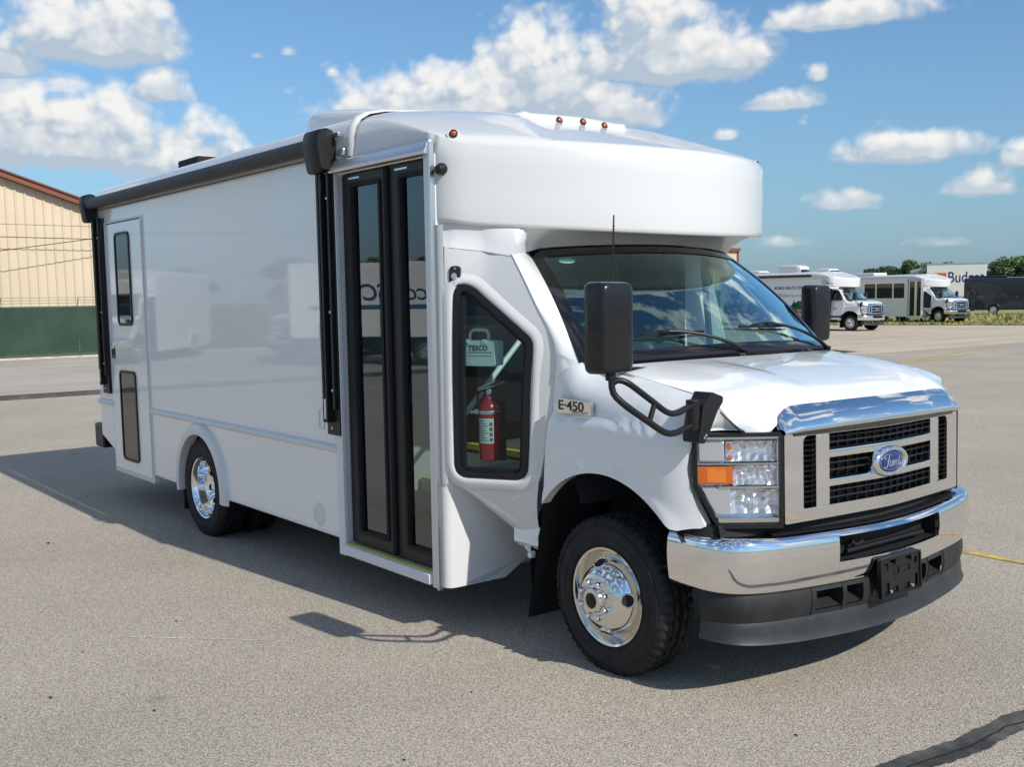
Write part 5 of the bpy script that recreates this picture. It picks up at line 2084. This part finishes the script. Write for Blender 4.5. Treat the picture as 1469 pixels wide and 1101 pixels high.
# dashboard, wheel, seats
mb = MB()
mb.grid([[(x, y, z) for y in (-.90, -.4, 0, .4, .90)] for x, z in ((.05, 1.40), (-.12, 1.405), (-.28, 1.39), (-.38, 1.33), (-.40, 1.22), (-.34, 1.0), (-.25, .74))])
mb.build('dashboard', INTD, bus, ang=60)
sw = bpy.data.objects.new('steering_wheel', None); COL.objects.link(sw); sw.parent = bus
ax = Vector((-.62, 0, .78)).normalized(); sc = Vector((-.55, .42, 1.32)); su = Vector((0, 1, 0)); sw_ = ax.cross(su)
MB().tube([sc + (su * math.cos(2 * PI * i / 40) + sw_ * math.sin(2 * PI * i / 40)) * .195 for i in range(40)], .016, 8, closed=True).build('wheel_rim', BLK, sw)
MB().obox(sc - ax * .02, su * .18, sw_ * .028, ax * .012).obox(sc - ax * .02, su * .05, sw_ * .06, ax * .02).tube([sc - ax * .02, sc - ax * .35], .04, 10).build('spokes', BLK, sw, bevel=.008)
def seat(x, y, hd=True):
    e = bpy.data.objects.new('seat', None); COL.objects.link(e); e.parent = bus
    MB().box(x - .25, x + .25, y - .24, y + .24, 1.0, 1.14).build('cushion', SEATM, e, bevel=.04, seg=3)
    MB().obox((x - .30, y, 1.42), (.06, 0, .0), (0, .235, 0), (-.06, 0, .34)).build('backrest', SEATM, e, bevel=.04, seg=3)
    MB().obox((x - .39, y, 1.88), (.05, 0, 0), (0, .13, 0), (-.015, 0, .09)).build('headrest', SEATM, e, bevel=.03, seg=3)
    MB().box(x - .2, x + .2, y - .18, y + .18, .74, 1.0).build('pedestal', INTD, e)
    return e
seat(-.80, .42)
# interior mirror and speaker arm
MB().tube([(-.60, 0, 1.985), (-.56, .0, 1.93)], .008, 6).box(-.575, -.55, -.14, .14, 1.86, 1.94).build('rear_view_mirror', BLK, bus, bevel=.012)
MB().box(-.58, -.40, .05, .34, 1.90, 1.925).build('sun_visor', INTW, bus, bevel=.01) if False else None

# roof unit
ac = MB()
P = roundpoly([(-.45, 2.78), (.45, 2.78), (.45, 3.11), (-.45, 3.11)], [.01, .01, .09, .09])
ac.grid([[(x, a * k, 2.78 + (b - 2.78) * h) for a, b in P] for x, k, h in ((-3.80, .9, .78), (-3.78, .95, .9), (-3.70, .99, .96), (-3.4, 1, .92), (-3.0, 1, .76), (-2.7, .98, .56), (-2.4, .94, .30), (-2.3, .9, .1))], cu=True)
ac.add([(x, y, z) for x, y, z in ac.v[:len(P)]], [tuple(range(len(P)))])
ac.build('roof_air_unit', FIBRE, bus, ang=40)
vt = MB().box(-5.0, -4.6, -.95, -.6, 2.76, 2.86).build('roof_vent', BLKM, bus, bevel=.015)

# ------------------------------------------------------------------ things behind the pod glass
KIT = mat('pale_green_white_plastic', (.62, .70, .66), .4)
def onpod(x, z, d):
    return Vector(PW(x, z, d))
PX_ = Vector((1, .42, 0)).normalized()
kit = thing('first_aid_kit', 'white plastic first aid case with top handle hanging behind the angled side window', 'first aid kit', tuple(onpod(-.766, 1.394, -.085)), math.atan2(PX_.y, PX_.x))
mb = MB().prism(roundpoly([(-.10, 0), (.105, 0), (.105, .125), (-.10, .125)], .012), lambda a, b, d: (a, d, b), -.045, .045)
mb.build('case', KIT, kit, bevel=.006, seg=3)
mb = MB(); ring(mb, roundpoly([(-.103, -.003), (.108, -.003), (.108, .128), (-.103, .128)], .014), .008, lambda a, b, d: (a, d, b), -.012, -.004)
mb.build('rim', KIT, kit, bevel=.002)
MB().tube(resample([(-.06, 0, .122), (-.06, 0, .155), (-.045, 0, .175), (.0, 0, .178), (.035, 0, .175), (.048, 0, .155), (.048, 0, .122)], 24), .009, 8).build('handle', KIT, kit)
text_obj('lettering', 'TESCO', .034, mat('kit_print', (.03, .05, .07), .6), kit, (.01, -.0462, .078), (1, 0, 0), (0, 0, 1), .0004, 'CENTER', shear=.2, bold=.0012, space=1.15, squash=.95)
MB().box(-.045, .09, -.0462, -.0455, .066, .0685).build('stripe', MATS['kit_print'], kit)
MB().box(-.045, .09, -.0462, -.0455, .050, .0515).build('stripe', MATS['kit_print'], kit)
for x in (-.05, .05):
    MB().box(x - .012, x + .012, -.05, -.044, .112, .132).build('latch', KIT, kit, bevel=.002)

RED = mat('extinguisher_red', (.36, .012, .02), .25, coat=.6)
ext = thing('fire_extinguisher', 'red fire extinguisher with white label standing behind the angled side window', 'extinguisher', tuple(onpod(-.725, .915, -.085)), math.atan2(PX_.y, PX_.x))
MB().lathe([(.0, 0), (.048, 0), (.054, .006), (.054, .255), (.050, .275), (.038, .295), (.024, .308), (.018, .322), (.018, .33), (0, .33)], 28, ax=(0, 0, 1)).build('cylinder', RED, ext)
mb = MB()
mb.grid([[(.0547 * math.sin(a), -.0547 * math.cos(a), z) for z in (.09, .215)] for a in [-.55 + 1.5 * i / 14 for i in range(15)]])
lb = mb.build('label', mat('label_paper', (.62, .66, .64), .6), ext)
mb = MB()
for k in range(9):
    z = .20 - k * .012
    mb.grid([[(.0552 * math.sin(a), -.0552 * math.cos(a), zz) for zz in (z, z + .004)] for a in [-.45 + (.55 + .18 * (k % 3)) * i / 6 for i in range(7)]])
for k in range(4):
    mb.grid([[(.0552 * math.sin(a), -.0552 * math.cos(a), zz) for zz in (.1 + k * .026, .118 + k * .026)] for a in [.55 + .28 * i / 4 for i in range(5)]])
mb.build('print', mat('label_print', (.10, .13, .15), .6), lb)
mb = MB(); mb.lathe([(.056, 0), (.057, .004), (.057, .014), (.056, .018)], 24, (0, 0, .235), (0, 0, 1)).box(-.075, -.05, -.02, .02, .232, .256).box(-.075, -.07, -.055, .055, .236, .252)
mb.build('clamp', ALU, ext)
mb = MB().tube([(0, 0, .33), (0, 0, .352)], .014, 10).obox((-.015, 0, .362), (.045, 0, .012), (0, .009, 0), (-.001, 0, .003)).obox((-.01, 0, .378), (.05, 0, .020), (0, .009, 0), (-.001, 0, .003)).lathe([(.014, 0), (.014, .008), (0, .009)], 14, (.012, -.012, .348), (0, -1, 0))
mb.tube([(.02, 0, .37), (.06, -.01, .385), (.10, -.015, .40)], .002, 5)
mb.build('valve_head', ALU, ext, bevel=.001)
MB().tube(resample([(-.01, 0, .35), (-.05, 0, .345), (-.066, 0, .31), (-.066, 0, .2), (-.062, 0, .10)], 20), .006, 8).build('hose', BLKM, ext)
MB().box(-.06, .06, .058, .066, -.01, .30).build('bracket', BLKM, ext)

# ------------------------------------------------------------------ vehicles parked behind
NAVY = mat('navy_paint', (.008, .010, .022), .18, coat=1.)
CAB_PARTS = ['hood', 'front_fender', 'grille', 'headlight', 'front_bumper', 'bumper_valance', 'windshield', 'windshield_pillar', 'cowl', 'wing_mirror', 'roof_cap', 'brow_fairing', 'cap_soffit', 'marker_light', 'wheel', 'wheel_liner', 'wheel_flare', 'rocker', 'lower_filler', 'front_filler', 'mud_flap', 'driver_door', 'driver_window', 'driver_corner', 'windshield_head', 'dashboard', 'steering_wheel', 'seat', 'cabin_floor', 'chassis']
POD_PARTS = ['pod_wall', 'pod_window', 'window_moulding', 'corner_strip', 'pod_skirt', 'stepwell_wall', 'entry_door_leaf', 'door_jamb', 'door_step', 'door_header_rail', 'pod_edge']
SKIP = ('cowl_slats', 'cowl_seal', 'mesh_posts', 'slot_louvre', 'screw', 'script_lettering', 'badge_rim', 'housing_seam', 'air_slot', 'slot_ramp', 'valance_seam', 'tow_hook', 'amber_dot', 'blade_clip', 'pivot_cap', 'washer_nozzle', 'oval_sticker', 'bolt')
BUS_KIDS = list(bus.children)


def cutaway(name, label, loc, rz, parts, xr, group, swap=None, paint=None, entry=True, cat='bus'):
    t = thing(name, label, cat, loc, rz, group)
    for o in BUS_KIDS:
        if o.name.split('.')[0] in parts:
            if o.name.split('.')[0] in ('wheel',) and False:
                continue
            copy_tree(o, t, swap, SKIP)
    pt = paint or PAINT
    mb = MB()
    mb.prism(side_poly(False, entry, xf=-.955, xr=xr), XZ(SY), 0, -.05)
    mb.build('side_wall', pt, t)
    mb = MB(); mb.prism(side_poly(False, False, xf=-1.55, xr=xr), XZ(-SY, 1), 0, -.05)
    mb.build('side_wall', pt, t)
    mb = MB()
    rows = [[(x, y * k, z + dz) for y, z in prof] for x, k, dz in ((xr, .96, -.1), (xr + .03, .985, -.04), (xr + .1, 1, 0), (-1.7, 1, 0))]
    mb.grid(rows)
    mb.build('roof', FIBRE if not paint else paint, t, ang=50)
    MB().box(xr, xr + .05, -1.2, 1.2, .45, 2.74).build('rear_wall', pt, t)
    return t


def side_window(t, x0, x1, z0, z1, name='window', off=0.0):
    P = roundpoly([(x0, z0), (x1, z0), (x1, z1), (x0, z1)], .06)
    mb = MB(); ring(mb, P, .03, XZ(SY - off), 0, .014)
    w_ = mb.build(name, BLK, t)
    MB().prism(inset(P, .028), XZ(SY - off), -.002, .006).build('pane', G_DARK, w_)
    return w_


# mobile clinic van
van = cutaway('clinic_van', 'white medical van with painted pink flower and green tree mural behind the far mirror', (-26.0, 38.8, 0), R(3.0), CAB_PARTS, -7.3, 'vehicles parked along the far side of the lot', entry=False, cat='van')
van.location = (-26.0, 39.85, 0)
MB().tube([(-6.6, -1.31, 2.60), (-1.9, -1.31, 2.60)], .06, 12).build('awning', AWNV, van)
cd = MB().prism([(-1.02, .52), (-.52, .52), (-.52, .62), (-.36, .9), (-.30, 1.15), (-.30, 1.42), (-.50, 1.93), (-1.02, 1.97)], lambda a, b, d: (a, -1.0 - d + max(0, b - 1.42) * .30, b), 0, .03).build('cab_door', PAINT, van)
MB().prism(roundpoly([(-.98, 1.42), (-.40, 1.42), (-.43, 1.5), (-.62, 1.87), (-.98, 1.89)], .03), lambda a, b, d: (a, -1.0 - d + max(0, b - 1.42) * .30, b), .03, .036).build('window', G_DARK, cd)
MB().box(-1.0, -.35, -1.04, -1.03, .62, .70).build('lower_moulding', BLK, cd)
side_window(van, -4.80, -4.38, 1.62, 2.12)
side_window(van, -6.6, -6.1, 1.5, 2.2)
for (x, l, h, y) in ((-5.95, .75, .16, .2), (-3.75, 1.35, .36, 0), (-1.9, .8, .15, .1)):
    P = roundpoly([(y - .42, 2.76), (y + .42, 2.76), (y + .42, 2.8 + h), (y - .42, 2.8 + h)], [.01, .01, .08, .08])
    mb = MB(); mb.grid([[(x + dx * l, a * k, 2.76 + (b - 2.76) * k2) for a, b in P] for dx, k, k2 in ((-.5, .9, .7), (-.46, .97, .95), (-.3, 1, 1), (.3, 1, 1), (.44, .97, .8), (.5, .9, .45))], cu=True)
    mb.add([(p[0], p[1], p[2]) for p in mb.v[:len(P)]], [tuple(range(len(P)))])
    mb.build('roof_unit', FIBRE, van, ang=40)
INK = mat('sign_ink', (.03, .045, .05), .5)
GREYI = mat('grey_ink', (.25, .25, .28), .5)
text_obj('lettering', 'MOBILE HEALTH CENTER', .20, INK, van, (-4.02, -1.224, 1.98), (1, 0, 0), (0, 0, 1), .001, bold=.004, squash=.82)
text_obj('lettering', '@mcrip.care', .20, GREYI, van, (-3.55, -1.224, 1.62), (1, 0, 0), (0, 0, 1), .001)
MB().prism(roundpoly([(-3.78, 1.60), (-3.60, 1.60), (-3.60, 1.78), (-3.78, 1.78)], .04), XZ(SY), .001, .004).build('pink_icon', mat('pink_ink', (.72, .20, .38), .5), van)
text_obj('lettering', 'mcrip', .12, INK, van, (-.95, -1.036, 1.0), (1, 0, 0), (0, 0, 1), .001)
MG1, MG2, MG3, MPK, MPK2 = [mat(n, c, .45) for n, c in (('mural_dark_green', (.012, .12, .05)), ('mural_green', (.03, .20, .06)), ('mural_leaf', (.12, .30, .03)), ('mural_magenta', (.62, .13, .42)), ('mural_pink', (.75, .32, .40)))]
rr = random.Random(3)


def flat_blob(mb, cx, cz, rx, rz, d, n=14, jag=.25):
    P = [(cx + rx * (1 + rr.uniform(-jag, jag)) * math.cos(2 * PI * i / n), cz + rz * (1 + rr.uniform(-jag, jag)) * math.sin(2 * PI * i / n)) for i in range(n)]
    P = [(max(-7.1, min(-1.0, a)), max(.40, b)) for a, b in P]
    mb.prism(P, XZ(SY), d - .001, d)


mu = MB()
for i in range(17):
    x = -6.8 + i * .36
    flat_blob(mu, x, 1.02 + .1 * math.sin(i * 1.7), .30, .30 + .08 * math.sin(i * 2.3), .003)
for x, h in ((-4.05, 1.62), (-6.0, 1.65), (-6.4, 1.5), (-2.9, 1.45), (-1.8, 1.5)):
    for k in range(6):
        z = h - .10 * k
        w_ = .05 + .045 * k
        mu.prism([(x - w_, z - .14), (x + w_, z - .14), (x, z + .04)], XZ(SY), .002, .003)
mu.build('mural_trees', MG1, van, flat=True)
mb = MB()
for i in range(20):
    flat_blob(mb, rr.uniform(-6.8, -1.2), rr.uniform(.82, 1.0), .3, .08, .005)
mb.build('mural_bushes', MG2, van, flat=True)
mb = MB()
for i in range(10):
    flat_blob(mb, -3.2 + rr.uniform(-.5, 1.8), rr.uniform(.78, .92), .22, .07, .0062)
mb.build('mural_leaves', MG3, van, flat=True)
mb = MB()
for i in range(60):
    flat_blob(mb, rr.uniform(-6.8, -1.2), rr.uniform(.44, .80), .2, .06, .0078)
mb.build('mural_flowers', MPK, van, flat=True)
mb = MB()
for i in range(26):
    flat_blob(mb, rr.uniform(-6.8, -1.2), rr.uniform(.5, 1.06), .14, .035, .0092)
for i in range(30):
    flat_blob(mb, rr.uniform(-7.0, -5.5), rr.uniform(1.0, 2.4), .1, .09, .0092)
mb.build('mural_blossom', MPK2, van, flat=True)
# starburst and lettering on the cap side and near the tail
for (o, xd, sc_) in (((-1.12, -1.228, 2.30), (1, 0, 0), 1.0), ((-5.7, -1.228, 1.95), (1, 0, 0), 1.4)):
    mb = MB()
    for k in range(8):
        a = k * PI / 4 + .2
        c_, s_ = math.cos(a), math.sin(a)
        pts = [(.03 * c_, .03 * s_), (.10 * c_ - .014 * s_, .10 * s_ + .014 * c_), (.16 * c_, .16 * s_), (.10 * c_ + .014 * s_, .10 * s_ - .014 * c_)]
        mb.prism([(o[0] - .12 + a_ * sc_, o[2] + b_ * sc_) for a_, b_ in pts], XZ(o[1]), 0, .002)
    mb.build('starburst', INK, van, flat=True)
    text_obj('lettering', 'Mcrip', .17 * sc_, INK, van, (o[0] - .02, o[1] - .001, o[2] - .12), xd, (0, 0, 1), .001)

# white shuttle with passenger windows
sh = cutaway('passenger_shuttle', 'white passenger shuttle with three dark side windows parked on the grass edge', (-29.5, 53.75, 0), R(-8), CAB_PARTS + POD_PARTS, -7.6, 'vehicles parked along the far side of the lot')
for a, b in ((-5.15, -4.35), (-4.22, -3.08), (-2.95, -2.2)):
    w_ = side_window(sh, a, b, 1.42, 2.28)
    MB().box(a + .04, b - .04, -1.242, -1.236, 2.02, 2.04).build('window_bar', BLK, w_)
for o_ in sh.children:
    if o_.name.split('.')[0] == 'entry_door_leaf':
        o_.data = o_.data.copy()
        o_.data.materials[0] = ALU
ld = MB().prism([(-7.25, .45), (-6.05, .45), (-6.05, 2.42), (-7.25, 2.42)], XZ(SY), 0, .012).build('lift_door', mat('grey_white_paint', (.62, .64, .66), .35, coat=.5), sh)
side_window(sh, -6.65, -6.35, 1.1, 2.2, off=.012)
mb = MB(); ring(mb, [(-5.6, .36), (-2.02, .36), (-2.02, 2.44), (-5.6, 2.44)], .02, XZ(SY), 0, .008); mb.build('panel_trim', WTRIM, sh)
ac2 = MB().box(-6.4, -5.0, -.6, .6, 2.79, 2.98).build('roof_unit', FIBRE, sh, bevel=.08, seg=3)

# navy coach
nb = cutaway('navy_bus', 'dark navy blue bus parked on the grass at the right edge', (-35.0, 78.07, 0), R(27), ['wheel', 'wheel_liner', 'wheel_flare', 'chassis', 'roof_cap', 'cap_soffit', 'hood', 'front_fender', 'windshield', 'windshield_pillar', 'grille', 'headlight', 'front_bumper', 'bumper_valance', 'pod_wall', 'pod_window', 'entry_door_leaf', 'door_jamb'], -6.2, 'vehicles parked along the far side of the lot', swap={'white_paint': NAVY, 'white_gelcoat': NAVY, 'white_trim': NAVY}, paint=NAVY)
MB().box(-6.1, -2.0, -1.232, -1.221, 1.52, 1.56).build('side_moulding', BLKG, nb)
MB().box(-6.0, -2.0, -1.226, -1.2215, 1.62, 2.35).build('window_band', G_DARK, nb)
MB().box(-5.9, -3.2, -.7, .7, 2.79, 2.93).build('roof_unit', NAVY, nb, bevel=.06)
MB().lathe([(.03, 0), (.03, .01), (0, .012)], 12, (-2.5, -1.22, 1.3)).build('marker_light', AMBER, nb)

# box truck
TRW = mat('truck_body_white', (.80, .79, .74), .45)
tk = thing('box_truck', 'white box truck with large blue rental lettering behind the navy bus', 'truck', (-40.6, 74.2, 0), R(29), 'vehicles parked along the far side of the lot')
MB().box(-2.15, 2.05, -1.2, 1.2, 1.05, 3.72).build('cargo_box', TRW, tk, bevel=.03)
MB().box(-2.17, 2.07, -1.215, -1.2, 1.05, 1.16).build('lower_rail', ALU, tk)
MB().box(-2.17, 2.07, -1.215, -1.2, 3.62, 3.72).build('upper_rail', ALU, tk)
text_obj('lettering', 'Budget', 1.18, mat('deep_blue_ink', (.03, .03, .14), .5), tk, (-.66, -1.206, 2.25), (1, 0, 0), (0, 0, 1), .002, bold=.008, squash=.78)
ORG = mat('orange_ink', (.78, .13, .02), .5)
MB().prism([(-1.62, 3.0), (-.75, 3.0), (-.88, 2.72)], XZ(-1.2), .002, .005).prism([(-1.25, 2.68), (-.75, 2.98), (-.70, 2.2), (-.85, 2.2)], XZ(-1.2), .002, .006).build('orange_mark', ORG, tk, flat=True)
mb = MB()
mb.prism([(-4.1, .55), (-2.3, .55), (-2.3, 2.6), (-3.3, 2.6), (-3.75, 1.75), (-4.1, 1.6)], lambda a, b, d: (a, d, b), -1.05, 1.05)
cb = mb.build('cab', TRW, tk, bevel=.05)
MB().prism([(-3.45, 1.72), (-2.6, 1.72), (-2.6, 2.45), (-3.2, 2.45)], XZ(-1.05), 0, .01).build('window', G_DARK, cb)
MB().obox((-2.75, 0, 3.25), (.62, 0, .16), (0, .95, 0), (-.03, 0, .12)).build('wind_deflector', mat('deflector_grey', (.30, .36, .42), .3), tk, bevel=.04)
MB().box(-4.2, 2.0, -.45, .45, .6, 1.04).build('chassis', BLKM, tk)
MB().box(-1.9, 1.9, -1.15, -1.1, .55, 1.05).build('side_skirt', mat('dark_green_skirt', (.02, .045, .04), .5), tk)
for x in (-3.2, 1.1):
    for y in (-1.0, 1.0):
        w_ = bpy.data.objects.new('wheel', None); COL.objects.link(w_); w_.parent = tk; w_.location = (x, y, .48); w_.scale = (1.25, 1.1, 1.25)
        o = bpy.data.objects.new('tyre', TM); COL.objects.link(o); o.parent = w_
        o = bpy.data.objects.new('rim', WM['front']); COL.objects.link(o); o.parent = w_; o.location = (0, -.08, 0)

tk.location = (3.49 + (tk.location.x - 3.49) * 1.18, -4.24 + (tk.location.y + 4.24) * 1.18, 0)
tk.scale = (1.18, 1.18, 1.16)

# vehicles across the lot on the passenger side (seen in the door glass and the glossy wall)
def cargo_truck(loc, rz, L_, size, label, shift=0.0):
    t = thing('box_truck', label, 'truck', loc, rz, 'white trucks across the lot')
    MB().box(-L_ / 2, L_ / 2, -1.15, 1.15, .75, 2.75).build('cargo_box', TRW, t, bevel=.03)
    text_obj('lettering', 'TESCO', size, mat('sign_blue', (.02, .08, .22), .5), t, (shift, 1.154, 1.75), (-1, 0, 0), (0, 0, 1), .002, 'CENTER', shear=.2, bold=.01)
    MB().box(-L_ * .33, L_ * .33, 1.151, 1.156, 1.50, 1.62).build('stripe', MATS['sign_blue'], t)
    mb = MB(); mb.prism([(L_ / 2 + .1, .5), (L_ / 2 + 2.0, .5), (L_ / 2 + 2.0, 1.2), (L_ / 2 + 1.2, 1.35), (L_ / 2 + .7, 2.1), (L_ / 2 + .1, 2.15)], lambda a, b, d: (a, d, b), -1.0, 1.0)
    cb_ = mb.build('cab', TRW, t, bevel=.06)
    MB().prism([(L_ / 2 + .3, 1.4), (L_ / 2 + 1.0, 1.4), (L_ / 2 + .65, 1.98), (L_ / 2 + .3, 2.0)], XZ(1.0, 1), 0, .01).build('window', G_DARK, cb_)
    MB().box(-L_ / 2, L_ / 2 + 1.9, -.5, .5, .4, .74).build('chassis', BLKM, t)
    for x in (-L_ / 2 + .8, L_ / 2 + 1.2):
        for y in (-.95, .95):
            w_ = bpy.data.objects.new('wheel', None); COL.objects.link(w_); w_.parent = t; w_.location = (x, y, .38); w_.rotation_euler = (0, 0, 0 if y < 0 else PI)
            o = bpy.data.objects.new('tyre', TM); COL.objects.link(o); o.parent = w_
            o = bpy.data.objects.new('rim', WM['front']); COL.objects.link(o); o.parent = w_; o.location = (0, -.08, 0)
    return t


cargo_truck((-22.9, -13.2, 0), R(-59), 3.2, .62, 'white box truck with big blue lettering across the lot, nearer one', .75)
cargo_truck((-21.0, -14.6, 0), R(-57), 2.0, .40, 'white box truck with small blue lettering across the lot, farther one', -.1)
RW = cutaway('white_van', 'white cutaway van parked across the lot facing the bus', (-26.5, -13.6, 0), R(75), CAB_PARTS, -6.0, 'white trucks across the lot', entry=False, cat='van')
RW2 = cutaway('white_van', 'white cutaway van parked across the lot beside another, nearer the fence', (-28.5, -8.2, 0), R(40), CAB_PARTS, -6.0, 'white trucks across the lot', entry=False, cat='van')

# utility pole
up = thing('utility_pole', 'wooden utility pole with crossarms across the lot', 'pole', (-48, -47, 0))
WOOD = mat('weathered_wood', (.16, .12, .09), .85, var=(3, (.12, .09, .07), (.2, .16, .12)))
MB().tube([(0, 0, 0), (0, 0, 11)], [.17, .12], 10).build('pole', WOOD, up)
for z in (9.2, 10.3):
    MB().obox((0, 0, z), (.9, -.7, 0), (.04, .05, 0), (0, 0, .06)).build('crossarm', WOOD, up)

# ------------------------------------------------------------------ trees
LEAF = {}


def leafmat(k, c):
    m = mat('foliage_' + k, c, .6, var=(.35, tuple(x * .6 for x in c), tuple(min(1, x * 1.5) for x in c)))
    return m


BARK = mat('bark', (.09, .07, .055), .9)
TREE_MESH = {}


def tree_parts(seed, h, r, n, sz):
    g = random.Random(seed)
    mb = MB()
    lobes = []
    for i in range(11):
        a = g.uniform(0, 2 * PI)
        q = g.uniform(0, 1) ** .6
        z = g.uniform(.34, .92)
        rad = r * (1.05 - abs(z - .55) * 1.1)
        lobes.append((rad * q * math.cos(a), rad * q * math.sin(a), h * z, r * g.uniform(.30, .48)))
    for i in range(n):
        cx, cy, cz, lr = g.choice(lobes)
        while True:
            d = Vector((g.uniform(-1, 1), g.uniform(-1, 1), g.uniform(-1, 1)))
            if .05 < d.length < 1:
                break
        d = d.normalized() * (g.uniform(.45, 1.08)) * lr
        p = Vector((cx, cy, cz)) + Vector((d.x, d.y, d.z * .85))
        u = Vector((g.uniform(-1, 1), g.uniform(-1, 1), g.uniform(-.6, .6))).normalized()
        v = u.cross(Vector((g.uniform(-1, 1), g.uniform(-1, 1), g.uniform(-1, 1)))).normalized()
        s = sz * g.uniform(.6, 1.3)
        mb.add([p - u * s, p + v * s * .55, p + u * s, p - v * s * .55], [(0, 1, 2, 3)])
    tr = MB()
    tr.tube([(0, 0, 0), (.05 * r, 0, h * .25), (0, .04 * r, h * .55), (.03 * r, 0, h * .85)], [h * .03, h * .024, h * .016, h * .005], 8)
    for cx, cy, cz, lr in lobes[:7]:
        tr.tube([(0, 0, h * .3), (cx * .5, cy * .5, (h * .3 + cz) / 2), (cx, cy, cz)], [h * .014, h * .009, h * .004], 6)
    return mb, tr


def tree(x, y, h, r, seed, label, col, group, n=6500, sz=.21):
    key = (seed, col)
    if key not in TREE_MESH:
        a, b = tree_parts(seed, 1.0 * 8, 8 * .42, n, sz)
        TREE_MESH[key] = (a.mesh('crown', leafmat(*col), flat=True), b.mesh('trunk', BARK))
    t = thing('leafy_tree', label, 'tree', (x, y, 0), seed * 1.3, group)
    t.scale = (r / 3.36, r / 3.36, h / 8)
    for nm, me in zip(('crown', 'trunk'), TREE_MESH[key]):
        o = bpy.data.objects.new(nm, me)
        COL.objects.link(o)
        o.parent = t
    return t


DG, MG, LG = ('dark', (.07, .11, .045)), ('mid', (.15, .21, .085)), ('olive', (.19, .23, .11))
GT = 'trees on the far horizon'
tree(-105.6, 163.4, 6.4, 3.4, 1, 'small dark tree at the left end of the far clump', DG, GT)
tree(-104.0, 164.6, 6.9, 3.0, 2, 'dark rounded tree beside the leftmost in the far clump', DG, GT)
tree(-101.2, 166.0, 7.1, 3.6, 3, 'lighter green tree above the passenger shuttle roof', MG, GT)
tree(-99.0, 167.4, 6.8, 3.4, 4, 'olive green tree left of the box truck roof', LG, GT)
tree(-96.6, 168.8, 6.9, 3.7, 1, 'olive tree right above the box truck in the far clump', LG, GT)
tree(-94.0, 170.5, 6.1, 3.1, 2, 'olive tree mostly hidden behind the box truck', LG, GT)
tree(-88.6, 173.2, 6.3, 3.2, 3, 'left tree of the pair behind the navy bus', MG, GT)
tree(-86.6, 174.0, 7.4, 4.2, 4, 'taller tree at the right edge behind the navy bus', MG, GT)
tree(-82.5, 176.0, 8.0, 4.8, 1, 'big tree cut by the right edge of the picture', MG, GT)
tree(-124.2, 150.0, 5.8, 2.5, 2, 'tree tip just above the clinic van awning', MG, GT)
GR = 'trees beyond the trucks across the lot'
for i, (x, y, h, r) in enumerate(((-92, -48, 6, 4.5), (-86, -56, 6.5, 4.5), (-80, -66, 5.2, 4), (-98, -36, 5, 4), (-72, -84, 7, 5), (-104, -24, 4.5, 4), (-60, -92, 6.5, 5), (-45, -98, 7, 5))):
    tree(x, y, h, r, 1 + i % 4, 'leafy tree across the lot, ' + ('second from the utility pole', 'nearest the utility pole', 'low one behind the pole', 'low one toward the fence', 'tall one past the pole', 'lowest and nearest the road', 'second farthest past the pole', 'farthest past the pole')[i], (DG, MG)[i % 2], GR)

# ------------------------------------------------------------------ grass and weeds at the edge of the far lot
mb = MB()
g = random.Random(11)
for i in range(9000):
    x = g.uniform(-46, -14)
    e = 49.3 + .30 * (x + 27)
    d = g.uniform(0, 1) ** 1.6 * 22
    y = e + d - .2
    h = g.uniform(.03, .11) + (.40 * g.random() ** 3 if d > 5 else 0) * (1 if g.random() < .5 else .2)
    a = g.uniform(0, PI)
    w_ = g.uniform(.03, .09) + h * .12
    lx, ly = g.uniform(-.4, .4) * h, g.uniform(-.4, .4) * h
    mb.add([(x - w_ * math.cos(a), y - w_ * math.sin(a), 0), (x + w_ * math.cos(a), y + w_ * math.sin(a), 0), (x + lx, y + ly, h)], [(0, 1, 2)])
gt = mb.build('grass_tufts', mat('grass_blades', (.24, .25, .08), .8, var=(.5, (.19, .22, .06), (.42, .37, .16))), flat=True)
tag(gt, 'dry yellow green grass and weeds along the far lot edge', 'grass')
gt['kind'] = 'stuff'

# small bits of grit and leaf litter on the asphalt
mb = MB()
g = random.Random(5)
for x, y, q in ((-1.35, -3.05, .009), (-.55, -3.2, .005), (.2, -2.2, .006), (-3.6, -2.9, .010), (-.9, -2.75, .007), (1.0, -.9, .006), (.9, -1.5, .005), (-2.1, -2.2, .007), (1.55, .3, .006), (1.9, .5, .005), (-4.6, -2.2, .012), (-6.0, -2.6, .012), (-.2, -1.6, .005), (-2.9, -3.2, .006), (.5, -2.6, .004), (-1.9, -2.75, .005)):
    a = g.uniform(0, PI)
    P = [(x + q * 1.8 * math.cos(a + t) * (1 if i % 2 else .6), y + q * .8 * math.sin(a + t)) for i, t in enumerate([0, 1, 2, 3, 4, 5])]
    mb.prism(P, lambda a_, b_, d: (a_, b_, d), .002, .002 + q * .5)
lt = mb.build('leaf_litter', mat('dry_leaf', (.06, .045, .025), .8), flat=True)
tag(lt, 'scattered dark grit and leaf bits on the asphalt', 'litter')
lt['kind'] = 'stuff'
